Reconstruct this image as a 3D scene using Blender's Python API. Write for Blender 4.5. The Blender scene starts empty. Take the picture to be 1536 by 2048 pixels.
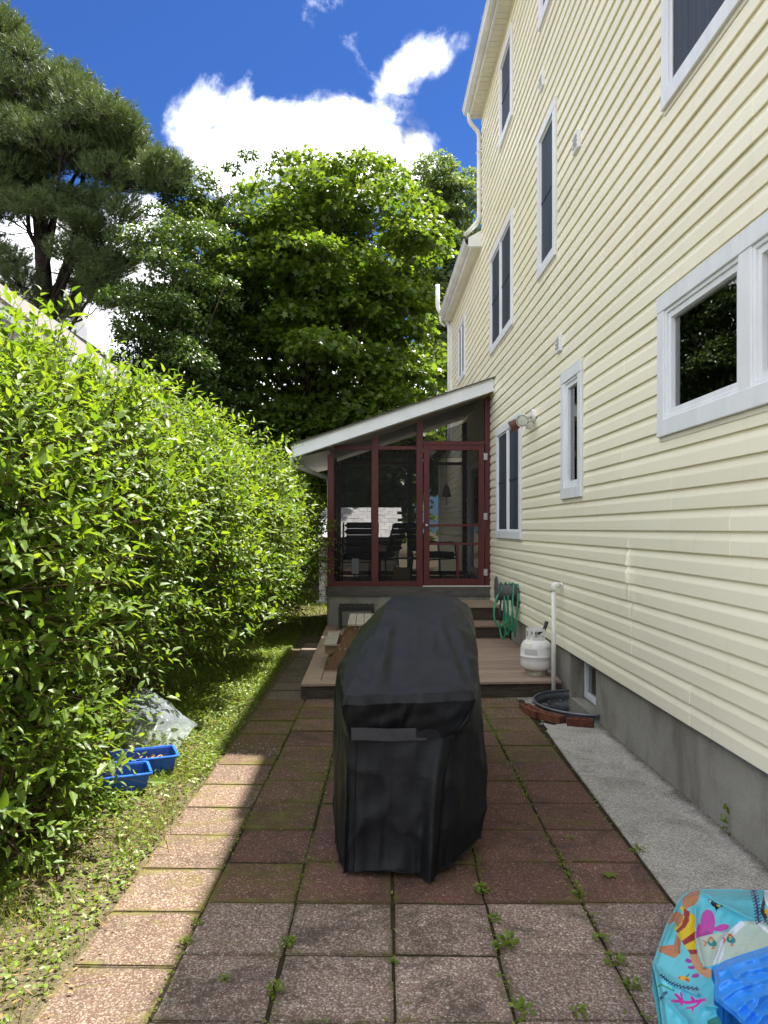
import bpy, bmesh, math, random
import numpy as np
from mathutils import Vector, Matrix
random.seed(7)
rng = np.random.default_rng(11)
S = bpy.context.scene
C = S.collection
R = math.radians

# ------------------------------------------------------------------ camera, sky, sun, exposure
H, F, VX, VY = 1.57, 1538.0, 738.0, 1057.0           # eye height; focal length and vanishing point in photo pixels
def P(px, py, Y):                                     # photo pixel at depth Y -> world point
    return Vector(((px - VX) / F * Y, Y, H - (py - VY) / F * Y))
def G(px, py, z=0.0):                                 # photo pixel on the horizontal plane at height z
    return P(px, py, (H - z) * F / (py - VY))
cd = bpy.data.cameras.new('camera'); cam = bpy.data.objects.new('camera', cd); C.objects.link(cam)
cam.location = (0, 0, H); cam.rotation_euler = (R(90), 0, 0)
cd.sensor_width = 36; cd.sensor_fit = 'AUTO'; cd.lens = 36 * F / 2048
cd.shift_x = 30 / 2048; cd.shift_y = 33 / 2048; cd.clip_start = .05; cd.clip_end = 2000
S.camera = cam
SUN = Vector((.31, .30, 1)).normalized()
sd = bpy.data.lights.new('sun', 'SUN'); so = bpy.data.objects.new('sun', sd); C.objects.link(so)
sd.energy = 2.3; sd.angle = R(.53); sd.color = (1, .95, .86)
so.rotation_euler = SUN.to_track_quat('Z', 'Y').to_euler()
so.location = (10, 10, 30)
S.view_settings.view_transform = 'Standard'; S.view_settings.look = 'None'
S.view_settings.gamma = 1; S.view_settings.use_curve_mapping = False
S.view_settings.exposure = 2.95

W = bpy.data.worlds.new('World'); S.world = W; W.use_nodes = True
nt = W.node_tree; nt.nodes.clear()
class NB:                                             # tiny node-tree builder
    def __init__(s, t): s.t = t
    def n(s, typ, props=None, **ins):
        nd = s.t.nodes.new(typ)
        for k, v in (props or {}).items(): setattr(nd, k, v)
        for k, v in ins.items(): s.set(nd, k, v)
        return nd
    def set(s, nd, k, v):
        key = int(k[1:]) if k[0] == 'i' and k[1:].isdigit() else k.replace('_', ' ')
        sock = nd.inputs[key]
        if isinstance(v, bpy.types.NodeSocket): s.t.links.new(v, sock)
        elif isinstance(v, bpy.types.Node): s.t.links.new(v.outputs[0], sock)
        else: sock.default_value = v
    def m(s, op, a, b=0.0, c=0.0, clamp=False):
        nd = s.n('ShaderNodeMath', {'operation': op, 'use_clamp': clamp}, i0=a, i1=b, i2=c); return nd.outputs[0]
    def vm(s, op, a, b=(0, 0, 0)):
        nd = s.n('ShaderNodeVectorMath', {'operation': op}, i0=a, i1=b); return nd
    def noise(s, vec, scale, detail=4, rough=.55, dist=0):
        nd = s.n('ShaderNodeTexNoise', None, Vector=vec, Scale=scale, Detail=detail, Roughness=rough, Distortion=dist); return nd.outputs[0]
    def ramp(s, fac, stops, interp='LINEAR'):
        nd = s.n('ShaderNodeValToRGB', None, Fac=fac); cr = nd.color_ramp; cr.interpolation = interp
        while len(cr.elements) < len(stops): cr.elements.new(.5)
        for e, (p, c) in zip(cr.elements, stops):
            e.position = p; e.color = (c, c, c, 1) if isinstance(c, (int, float)) else (*c, 1)
        return nd.outputs[0]
    def mix(s, fac, a, b, blend='MIX'):
        nd = s.n('ShaderNodeMix', {'data_type': 'RGBA', 'blend_type': blend})
        for i, v in ((0, fac), (6, a), (7, b)):
            if isinstance(v, bpy.types.NodeSocket): s.t.links.new(v, nd.inputs[i])
            else: nd.inputs[i].default_value = v if i == 0 else (*v, 1)
        return nd.outputs[2]
    def sstep(s, v, a, b):
        nd = s.n('ShaderNodeMapRange', {'interpolation_type': 'SMOOTHSTEP'}, Value=v, From_Min=a, From_Max=b, To_Min=0.0, To_Max=1.0); return nd.outputs[0]

b = NB(nt)
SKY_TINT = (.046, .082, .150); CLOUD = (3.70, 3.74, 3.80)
sky = b.n('ShaderNodeTexSky', {'sky_type': 'NISHITA', 'sun_disc': False, 'sun_elevation': math.asin(SUN.z),
          'sun_rotation': math.atan2(SUN.x, SUN.y), 'altitude': 60, 'air_density': 1.0, 'dust_density': .3, 'ozone_density': 3.0})
skc = b.mix(1.0, sky.outputs[0], SKY_TINT, 'MULTIPLY')
tc = b.n('ShaderNodeTexCoord'); dv = tc.outputs['Generated']
sx = b.n('ShaderNodeSeparateXYZ', None, Vector=dv)
def cdir(px, py): return Vector(((px - VX) / F, 1, (VY - py) / F)).normalized()
# scattered cumulus ahead, thicker cloud added all round the rest; a few of the banks are where the photograph has them
BANKS = ((480, 305, 105, 88, .44), (630, 325, 125, 85, .44), (760, 330, 120, 52, .36), (375, 350, 55, 40, .32), (818, 140, 46, 34, .28), (858, 108, 52, 38, .34), (900, 80, 44, 27, .29), (935, 22, 60, 40, .16),
         (300, 445, 80, 40, .34), (110, 590, 260, 110, .50), (640, 800, 900, 130, .42), (820, 230, 60, 60, .14))
def cover(vec):
    x_ = b.n('ShaderNodeSeparateXYZ', None, Vector=vec); bias = None
    n1 = b.noise(vec, 7.0, 10, .60, .3); n2 = b.noise(vec, 2.6, 4, .5); n3 = b.noise(vec, 19.0, 7, .6, .4)
    for px, py, rx, ry, amp in BANKS:
        c = cdir(px, py)
        dx = b.m('DIVIDE', b.m('SUBTRACT', x_.outputs[0], c.x), rx / F); dz = b.m('DIVIDE', b.m('SUBTRACT', x_.outputs[2], c.z), ry / F)
        q = b.m('ADD', b.m('MULTIPLY', dx, dx), b.m('MULTIPLY', dz, dz))
        g = b.m('MULTIPLY', b.m('EXPONENT', b.m('MULTIPLY', b.m('MULTIPLY', q, q), -.55)), amp)
        g = b.m('MULTIPLY', g, b.m('GREATER_THAN', x_.outputs[1], 0.0))
        bias = g if bias is None else b.m('MAXIMUM', bias, g)
    bias = b.m('ADD', bias, b.m('MULTIPLY', b.sstep(x_.outputs[1], .78, .55), .34))      # denser cloud added beyond the view, as fill light for the shade
    v = b.m('ADD', b.m('MULTIPLY', b.m('SUBTRACT', n1, .5), 1.05), b.m('MULTIPLY', b.m('SUBTRACT', n2, .5), .30))
    return b.m('ADD', b.m('ADD', v, bias), b.m('MULTIPLY', b.m('SUBTRACT', n3, .5), .36)), n3
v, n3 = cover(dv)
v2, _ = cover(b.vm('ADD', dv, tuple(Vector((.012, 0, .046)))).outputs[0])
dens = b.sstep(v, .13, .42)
puff = b.noise(dv, 13.0, 5, .55, .6)
lit = b.m('ADD', .58, b.m('MULTIPLY', b.m('SUBTRACT', b.m('MINIMUM', v, .5), b.m('MINIMUM', v2, .5)), 2.4)); lit = b.m('ADD', lit, b.m('MULTIPLY', b.m('SUBTRACT', puff, .5), 3.4))
lit = b.m('ADD', lit, b.m('MULTIPLY', b.sstep(v, .32, .14), .20)); lit = b.m('MINIMUM', b.m('MAXIMUM', lit, .235), 1.2)
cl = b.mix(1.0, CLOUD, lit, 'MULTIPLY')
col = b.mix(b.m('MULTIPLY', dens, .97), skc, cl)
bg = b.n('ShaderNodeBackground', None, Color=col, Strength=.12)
wo = b.n('ShaderNodeOutputWorld', None, Surface=bg.outputs[0])

# ------------------------------------------------------------------ materials
MATS = {}
def newmat(name):
    m = bpy.data.materials.new(name); m.use_nodes = True; m.node_tree.nodes.clear()
    MATS[name] = m; return m, NB(m.node_tree)
def finish(nb, shader): nb.n('ShaderNodeOutputMaterial', None, Surface=shader)
def principled(nb, col, rough=.6, spec=.5, metal=0.0, normal=None, **k):
    p = nb.n('ShaderNodeBsdfPrincipled')
    nb.set(p, 'Base_Color', col if isinstance(col, bpy.types.NodeSocket) else (*col, 1))
    nb.set(p, 'Roughness', rough); nb.set(p, 'Metallic', metal); nb.set(p, 'Specular_IOR_Level', spec)
    if normal is not None: nb.set(p, 'Normal', normal)
    for kk, vv in k.items(): nb.set(p, kk, vv)
    return p.outputs[0]
def bump(nb, h, strength=.3, dist=.01):
    return nb.n('ShaderNodeBump', None, Strength=strength, Distance=dist, Height=h).outputs[0]
def pos(nb): return nb.n('ShaderNodeNewGeometry').outputs['Position']
def objrand(nb): return nb.n('ShaderNodeObjectInfo').outputs['Random']
def scaled(nb, v, s):
    return nb.n('ShaderNodeVectorMath', {'operation': 'MULTIPLY'}, i0=v, i1=s).outputs[0]
def simple(name, a, bcol=None, rough=.6, spec=.5, scale=8.0, stretch=(1, 1, 1), bs=.2, bscale=60.0, metal=0.0, rand=0.0, bd=.004, lo=.35, hi=.65):
    m, nb = newmat(name); p = scaled(nb, pos(nb), stretch)
    n = nb.noise(p, scale, 6, .6)
    col = nb.ramp(n, [(lo, a), (hi, bcol or tuple(c * .82 for c in a))])
    if rand:
        f = nb.m('ADD', 1 - rand / 2, nb.m('MULTIPLY', objrand(nb), rand))
        col = nb.mix(1.0, col, f, 'MULTIPLY')
    nr = bump(nb, nb.noise(p, bscale, 5, .6), bs, bd) if bs else None
    finish(nb, principled(nb, col, rough, spec, metal, nr)); return m

# vinyl siding: cream, faint wood-grain emboss, thin grime
m, nb = newmat('siding'); p = pos(nb)
n = nb.noise(scaled(nb, p, (1, .6, 2.0)), 1.6, 6, .6); n2 = nb.noise(scaled(nb, p, (1, 5, .5)), 2.5, 5, .65)
col = nb.ramp(n, [(.3, (.885, .84, .655)), (.7, (.91, .875, .705))])
col = nb.mix(nb.m('MULTIPLY', nb.sstep(n2, .56, .80), .22), col, (.55, .50, .36))
f = nb.m('ADD', .955, nb.m('MULTIPLY', objrand(nb), .07)); col = nb.mix(1.0, col, f, 'MULTIPLY')
gr = nb.noise(scaled(nb, p, (1, 6, 60)), 9, 4, .6)
finish(nb, principled(nb, col, .42, .45, 0, bump(nb, gr, .10, .002)))
simple('white_trim', (.80, .825, .86), (.72, .745, .78), .42, .5, 3.0, (1, 3, 1), .05, 40)
simple('white_metal', (.80, .80, .78), (.66, .66, .63), .38, .5, 2.5, (1, 1, 2), .06, 30)
simple('soffit_vinyl', (.72, .69, .58), (.64, .61, .5), .5, .4, 3)
simple('pvc', (.82, .82, .79), (.72, .71, .66), .35, .5, 5)
simple('shingle', (.17, .16, .155), (.085, .08, .08), .95, .1, 40, (1, 1, 1), .5, 160, rand=.5)
simple('pale_shingle', (.62, .62, .63), (.48, .48, .50), .9, .1, 24, (1, 1, 1), .4, 120, rand=.3)
simple('dark_core', (.035, .034, .032), None, .9, .1)
simple('curtain', (.33, .34, .33), (.22, .23, .22), .9, .1, 30, (1, 4, .2))
simple('red_paint', (.105, .012, .013), (.070, .009, .010), .48, .45, 9, (4, 4, .6), .15, 50)
simple('porch_ceiling', (.50, .48, .42), (.42, .40, .35), .7, .2, 3)
simple('black_metal', (.012, .012, .013), (.022, .022, .023), .45, .5, 20)
simple('black_cushion', (.017, .018, .022), (.028, .029, .034), .85, .25, 30)
simple('black_plastic', (.014, .014, .015), (.03, .03, .03), .5, .5, 25)
simple('steel', (.55, .55, .56), (.4, .4, .41), .35, .5, 20, metal=.9, bs=.05)
simple('galvanised', (.20, .215, .24), (.12, .13, .15), .45, .5, 14, metal=.55, bs=.1)
simple('tank_white', (.80, .80, .80), (.70, .69, .66), .32, .5, 5, bs=.03)
simple('rust', (.25, .21, .12), (.42, .40, .33), .7, .3, 22)
simple('yellow_sticker', (.75, .55, .03), None, .5, .4)
simple('grey_print', (.45, .45, .45), (.66, .66, .66), .6, .3, 260, (1, 1, 5), bs=0, lo=.45, hi=.55)
simple('hose_green', (.02, .25, .135), (.03, .30, .17), .38, .5, 10)
simple('hose_core_grey', (.09, .095, .095), None, .5, .4)
simple('lamp_brown', (.10, .03, .02), None, .5, .4)
simple('lamp_lens', (.72, .73, .66), (.55, .56, .48), .15, .6, 60)
simple('pine_wood', (.34, .25, .15), (.25, .175, .10), .7, .3, 7, (8, .8, 8), .2, 40, rand=.2)
simple('grey_wood', (.36, .32, .255), (.24, .21, .165), .8, .2, 7, (9, .8, 9), .25, 40, rand=.25)
simple('cedar_stain', (.20, .115, .058), (.13, .072, .036), .6, .35, 7, (5, 5, .8), .2, 40, rand=.2)
simple('old_wood', (.085, .068, .052), (.04, .031, .024), .85, .2, 8, (.7, 8, 8), .4, 40, rand=.3)
simple('sill_wood', (.13, .125, .115), (.07, .066, .06), .85, .2, 8, (.7, 8, 8), .4, 40)
simple('bark', (.075, .058, .045), (.03, .024, .02), .95, .1, 7, (4, 4, .8), .9, 18, bd=.03)
simple('pine_bark', (.06, .05, .045), (.022, .019, .017), .95, .1, 7, (4, 4, .8), .9, 18, bd=.03)
simple('dark_soil', (.022, .017, .011), (.048, .038, .024), .95, .1, 18, bs=.6, bscale=70)
simple('twig', (.13, .09, .05), (.07, .05, .03), .9, .1, 9)
simple('dry_leaf', (.30, .19, .09), (.16, .09, .04), .8, .2, 14)
simple('stone', (.42, .40, .37), (.24, .22, .20), .85, .3, 14, rand=.7)
simple('blue_plastic', (.020, .125, .58), (.016, .095, .48), .38, .5, 6, (3, 3, 1), .08, 50)
simple('neighbour_wall', (.40, .41, .42), (.34, .35, .36), .7, .2, 2)
simple('shed_wall', (.60, .57, .52), (.48, .45, .41), .7, .2, 3)
simple('cloth_grey', (.10, .105, .12), (.05, .05, .06), .9, .1, 12)
simple('wood_floor', (.12, .085, .06), (.075, .05, .035), .7, .3, 6, (1, 8, 1))
simple('bell_metal', (.30, .27, .22), (.2, .18, .15), .5, .4, 12)

# composite deck boards with pale scuffs
m, nb = newmat('deck_board'); p = pos(nb)
n = nb.noise(scaled(nb, p, (1.2, 22, 22)), 4, 6, .65)
col = nb.ramp(n, [(.3, (.225, .155, .115)), (.7, (.32, .235, .18))])
f = nb.m('ADD', .80, nb.m('MULTIPLY', objrand(nb), .38)); col = nb.mix(1.0, col, f, 'MULTIPLY')
sc = nb.m('MULTIPLY', nb.sstep(nb.noise(scaled(nb, p, (1.3, 7, 1)), 2.2, 7, .7), .55, .72), .6)
col = nb.mix(sc, col, (.42, .39, .34))
finish(nb, principled(nb, col, .6, .35, 0, bump(nb, n, .15, .003)))

# concretes
def concrete(name, a, c, stain, agg=.25):
    m, nb = newmat(name); p = pos(nb)
    n = nb.noise(p, 1.7, 8, .65); n2 = nb.noise(scaled(nb, p, (1, 1, .35)), 3.1, 8, .7, .4)
    col = nb.ramp(n, [(.3, a), (.7, c)])
    col = nb.mix(nb.m('MULTIPLY', nb.sstep(n2, .46, .70), .75), col, stain)
    nl = nb.noise(scaled(nb, p, (1, .5, 1)), .8, 6, .65); col = nb.mix(1.0, col, nb.m('ADD', .68, nb.m('MULTIPLY', nl, .62)), 'MULTIPLY')
    vo = nb.n('ShaderNodeTexVoronoi', None, Vector=p, Scale=170.0)
    sp = nb.n('ShaderNodeSeparateColor', None, Color=vo.outputs['Color'])
    col = nb.mix(agg, col, nb.ramp(sp.outputs[0], [(0, .10), (.5, .30), (1, .62)]), 'OVERLAY')
    ex = nb.n('ShaderNodeSeparateXYZ', None, Vector=p).outputs[0]
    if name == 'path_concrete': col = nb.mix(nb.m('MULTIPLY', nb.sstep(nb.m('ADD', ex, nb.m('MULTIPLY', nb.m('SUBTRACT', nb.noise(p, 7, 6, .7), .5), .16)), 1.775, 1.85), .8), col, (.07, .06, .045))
    fine = nb.noise(p, 140, 4, .6)
    h = nb.m('ADD', nb.m('MULTIPLY', vo.outputs['Distance'], -.5), nb.m('ADD', fine, nb.m('MULTIPLY', n2, 2.0)))
    finish(nb, principled(nb, col, .9, .25, 0, bump(nb, h, .35, .006)))
concrete('foundation_concrete', (.36, .345, .305), (.27, .262, .235), (.165, .15, .115), .2)
concrete('porch_concrete', (.36, .345, .31), (.27, .26, .235), (.08, .075, .06), .2)
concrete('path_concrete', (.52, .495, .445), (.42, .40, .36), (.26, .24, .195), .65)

# pavers: exposed aggregate in red cement, moss and soot from the joints inwards
def paver_mat(name, cem_a, cem_b, pebble, cover, mossamt, dark):
    m, nb = newmat(name); p = pos(nb); rnd = objrand(nb)
    n = nb.noise(p, 6, 7, .65)
    col = nb.ramp(n, [(.3, cem_a), (.7, cem_b)])
    wob = nb.n('ShaderNodeVectorMath', {'operation': 'ADD'}, i0=p, i1=nb.n('ShaderNodeVectorMath', {'operation': 'SCALE'}, i0=nb.n('ShaderNodeTexNoise', None, Vector=p, Scale=90.0).outputs[1], Scale=.006).outputs[0]).outputs[0]
    vo = nb.n('ShaderNodeTexVoronoi', None, Vector=wob, Scale=84.0); vc = nb.n('ShaderNodeSeparateColor', None, Color=vo.outputs['Color'])
    vo2 = nb.n('ShaderNodeTexVoronoi', None, Vector=wob, Scale=190.0); vc2 = nb.n('ShaderNodeSeparateColor', None, Color=vo2.outputs['Color'])
    pc = nb.ramp(vc.outputs[0], [(0, tuple(c * .35 for c in pebble)), (.45, tuple(c * .7 for c in pebble)), (.8, pebble), (1, tuple(min(.75, c * 1.7) for c in pebble))])
    worn = nb.noise(p, 3.3, 4, .6)
    has = nb.m('MULTIPLY', nb.m('LESS_THAN', vc.outputs[1], nb.m('ADD', cover - .25, nb.m('MULTIPLY', worn, .5))), nb.m('LESS_THAN', vo.outputs['Distance'], .43))
    col = nb.mix(has, col, pc)
    pc2 = nb.ramp(vc2.outputs[0], [(0, tuple(c * .4 for c in pebble)), (1, tuple(min(.7, c * 1.3) for c in pebble))])
    col = nb.mix(nb.m('MULTIPLY', nb.m('LESS_THAN', vc2.outputs[1], cover * .7), .7), col, pc2)
    f = nb.m('ADD', .74, nb.m('MULTIPLY', rnd, .30)); f = nb.m('ADD', f, nb.m('MULTIPLY', nb.noise(p, .9, 5, .6), .35)); col = nb.mix(1.0, col, f, 'MULTIPLY')
    g1 = nb.noise(p, 2.3, 9, .74, .8); g2 = nb.noise(scaled(nb, p, (1.2, 3.2, 1)), 2.0, 9, .76, .9)
    col = nb.mix(nb.m('MULTIPLY', nb.sstep(g1, .46, .66), dark), col, (.035, .027, .022))
    oc = nb.n('ShaderNodeSeparateXYZ', None, Vector=nb.n('ShaderNodeTexCoord').outputs['Object'])
    ed = nb.m('MAXIMUM', nb.m('ABSOLUTE', oc.outputs[0]), nb.m('ABSOLUTE', oc.outputs[1]))
    ed = nb.m('ADD', ed, nb.m('MULTIPLY', nb.m('SUBTRACT', nb.noise(p, 5.5, 6, .7), .5), .16))
    col = nb.mix(nb.m('MULTIPLY', nb.sstep(ed, .165, .21), .35), col, (.055, .042, .030))
    ms = nb.m('MULTIPLY', nb.sstep(g2, .60 - mossamt * .2, .74 - mossamt * .12), .85)
    ms = nb.m('MAXIMUM', ms, nb.m('MULTIPLY', nb.sstep(nb.m('ADD', ed, nb.m('MULTIPLY', nb.m('SUBTRACT', g2, .5), .25)), .185 - mossamt * .06, .225 - mossamt * .05), min(.8, mossamt * 2)))
    mc = nb.ramp(nb.noise(p, 11, 5, .6), [(.3, (.070, .056, .016)), (.55, (.105, .092, .020)), (.75, (.125, .145, .035))])
    col = nb.mix(ms, col, mc)
    h = nb.m('ADD', nb.m('MULTIPLY', has, nb.m('SUBTRACT', .6, vo.outputs['Distance'])), nb.m('MULTIPLY', nb.noise(p, 60, 4, .6), .8))
    finish(nb, principled(nb, col, .88, .25, 0, bump(nb, h, .55, .006)))
paver_mat('paver_pebble', (.130, .080, .066), (.185, .120, .100), (.38, .315, .275), .62, .18, .75)
paver_mat('paver_red', (.085, .040, .031), (.125, .060, .048), (.20, .135, .11), .36, .30, .70)
paver_mat('paver_moss', (.080, .042, .030), (.120, .064, .046), (.24, .165, .125), .36, .80, .50)
paver_mat('paver_sunny', (.070, .039, .027), (.105, .062, .043), (.22, .168, .128), .60, .40, .35)
paver_mat('paver_old', (.072, .055, .044), (.11, .08, .062), (.20, .17, .145), .45, .3, .60)

# brick
simple('brick_clay', (.16, .060, .036), (.10, .036, .024), .9, .2, 20, (1, 1, 1), .5, 90, rand=.4)
# soil
m, nb = newmat('soil'); p = pos(nb)
n = nb.noise(p, 1.3, 8, .7); n2 = nb.noise(p, 26, 6, .7)
n3 = nb.noise(p, 95, 5, .75); n2 = nb.m('ADD', nb.m('MULTIPLY', n2, .5), nb.m('MULTIPLY', n3, .5))
col = nb.ramp(n2, [(.36, (.036, .027, .017)), (.5, (.095, .076, .048)), (.62, (.19, .160, .108))])
col = nb.mix(nb.m('MULTIPLY', nb.sstep(n, .45, .65), .25), col, (.07, .085, .025))
finish(nb, principled(nb, col, .95, .1, 0, bump(nb, n2, .8, .02)))
# leaves
def leafmat(name, dark, mid, light, trans=.38, rough=.42, tcol=1.5):
    m, nb = newmat(name); g = nb.n('ShaderNodeNewGeometry')
    r = g.outputs['Random Per Island']; big = nb.noise(g.outputs['Position'], 2.2, 4, .6)
    f = nb.m('ADD', nb.m('MULTIPLY', r, .55), nb.m('MULTIPLY', big, .5))
    col = nb.ramp(f, [(.18, dark), (.5, mid), (.86, light)])
    pr = principled(nb, col, rough, .45)
    tr = nb.n('ShaderNodeBsdfTranslucent', None, Color=nb.mix(1.0, col, (tcol * 1.10, tcol, tcol * .45), 'MULTIPLY'))
    mx = nb.n('ShaderNodeMixShader', None, Fac=trans, i1=pr, i2=tr.outputs[0])
    finish(nb, mx.outputs[0]); return m
leafmat('hedge_leaf', (.044, .100, .011), (.094, .165, .015), (.160, .225, .019), .45, .45, 1.8)
leafmat('maple_leaf', (.044, .092, .015), (.080, .140, .016), (.130, .190, .020), .47, .42, 1.7)
leafmat('small_leaf', (.034, .072, .016), (.058, .106, .022), (.095, .150, .030), .34, .42, 1.5)
leafmat('poplar_leaf', (.085, .140, .048), (.125, .190, .072), (.175, .235, .10), .40, .35, 1.5)
leafmat('pine_needle', (.046, .082, .032), (.080, .124, .044), (.125, .170, .056), .22, .5, 1.2)
leafmat('grass_blade', (.080, .130, .016), (.130, .185, .024), (.24, .25, .06), .40, .5, 1.5)
leafmat('weed_leaf', (.085, .150, .015), (.135, .210, .020), (.19, .255, .028), .40, .45, 1.5)

# glass: thin pane, clear with a mirror-like skin; insect screen; plastic film
m, nb = newmat('window_glass')
fr = nb.n('ShaderNodeFresnel', None, IOR=2.1)
tr = nb.n('ShaderNodeBsdfTransparent', None, Color=(.75, .80, .80, 1)); gl = nb.n('ShaderNodeBsdfGlossy', None, Color=(1, 1, 1, 1), Roughness=.004)
finish(nb, nb.n('ShaderNodeMixShader', None, Fac=fr.outputs[0], i1=tr.outputs[0], i2=gl.outputs[0]).outputs[0])
m, nb = newmat('insect_screen'); p = pos(nb)
st = nb.ramp(nb.noise(scaled(nb, p, (1, 26, .25)), 1.0, 3, .6), [(.35, (.024, .031, .046)), (.7, (.058, .070, .095))])
finish(nb, principled(nb, st, .55, .3))
def filmmat(name, opac, col, rough, glos):
    m, nb = newmat(name)
    tr = nb.n('ShaderNodeBsdfTransparent', None, Color=(1, 1, 1, 1))
    pr = principled(nb, col, rough, glos)
    finish(nb, nb.n('ShaderNodeMixShader', None, Fac=opac, i1=tr.outputs[0], i2=pr).outputs[0])
filmmat('porch_screen', .55, (.012, .013, .014), .6, .2)
m, nb = newmat('plastic_film'); p = pos(nb)
tr = nb.n('ShaderNodeBsdfTransparent', None, Color=(.96, .98, 1, 1))
n = nb.noise(scaled(nb, p, (3, 3, 3)), 4, 5, .6)
pr = principled(nb, (.60, .68, .74), .12, .9)
tl = nb.n('ShaderNodeBsdfTranslucent', None, Color=(.62, .70, .76, 1))
mm = nb.n('ShaderNodeMixShader', None, Fac=.4, i1=pr, i2=tl.outputs[0])
finish(nb, nb.n('ShaderNodeMixShader', None, Fac=nb.m('ADD', .16, nb.m('MULTIPLY', n, .34)), i1=tr.outputs[0], i2=mm.outputs[0]).outputs[0])

# black woven grill cover
m, nb = newmat('cover_fabric'); p = pos(nb)
n = nb.noise(p, 5, 6, .6)
col = nb.ramp(n, [(.3, (.0034, .0040, .0054)), (.7, (.0060, .0070, .0095))])
dust = nb.m('MULTIPLY', nb.sstep(nb.noise(p, 9, 8, .75), .55, .8), .22)
col = nb.mix(dust, col, (.028, .030, .035))
wv = nb.noise(scaled(nb, p, (1, 1, 1)), 420, 2, .5); cr = nb.noise(p, 13, 6, .6, .8)
h = nb.m('ADD', nb.m('MULTIPLY', wv, .12), cr)
finish(nb, principled(nb, col, .52, .27, 0, bump(nb, h, .38, .012)))
simple('strap_fabric', (.034, .034, .038), (.045, .045, .05), .75, .3, 30, bs=.2, bscale=300)

# printed pool vinyl: colour from the print on the sheet
m, nb = newmat('pool_vinyl')
at = nb.n('ShaderNodeAttribute', {'attribute_name': 'print'})
p = pos(nb); cr = nb.noise(p, 14, 6, .6, .9)
rg = nb.m('POWER', nb.m('SUBTRACT', 1.0, nb.m('ABSOLUTE', nb.m('SUBTRACT', nb.m('MULTIPLY', nb.noise(p, 9, 3, .5, 1.0), 2.0), 1.0))), 6.0)
finish(nb, principled(nb, at.outputs['Color'], .20, .42, 0, bump(nb, nb.m('ADD', nb.m('MULTIPLY', cr, .4), rg), .09, .02), Coat_Weight=.0))
m, nb = newmat('blue_sheet'); p = pos(nb)
cr = nb.noise(scaled(nb, p, (1, 2.2, 1)), 11, 6, .6, 1.2)
finish(nb, principled(nb, (.030, .26, .82), .30, .5, 0, bump(nb, cr, .22, .03)))

# ------------------------------------------------------------------ object helpers
WL = {}                                                # world location of every parent
def wloc(o): return WL.get(o.name, Vector((0, 0, 0)))
def thing(name, label, cat, loc=(0, 0, 0), group=None, kind=None):
    o = bpy.data.objects.new(name, None); C.objects.link(o); o.location = loc; o.empty_display_size = .1
    WL[o.name] = Vector(loc)
    tag(o, label, cat, group, kind); return o
def tag(o, label=None, cat=None, group=None, kind=None):
    if label: o['label'] = label
    if cat: o['category'] = cat
    if group: o['group'] = group
    if kind: o['kind'] = kind
    return o
def link(name, me, mat, parent=None, loc=None, smooth=False):
    o = bpy.data.objects.new(name, me); C.objects.link(o)
    if mat and not me.materials: me.materials.append(MATS[mat])
    if smooth: me.polygons.foreach_set('use_smooth', [True] * len(me.polygons))
    if parent is not None:
        o.parent = parent; pl = wloc(parent)
        o.location = (Vector(loc) - pl) if loc is not None else (0, 0, 0)
        WL[o.name] = Vector(loc) if loc is not None else pl.copy()
    else:
        if loc is not None: o.location = loc
        WL[o.name] = Vector(loc) if loc is not None else Vector((0, 0, 0))
    return o
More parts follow.
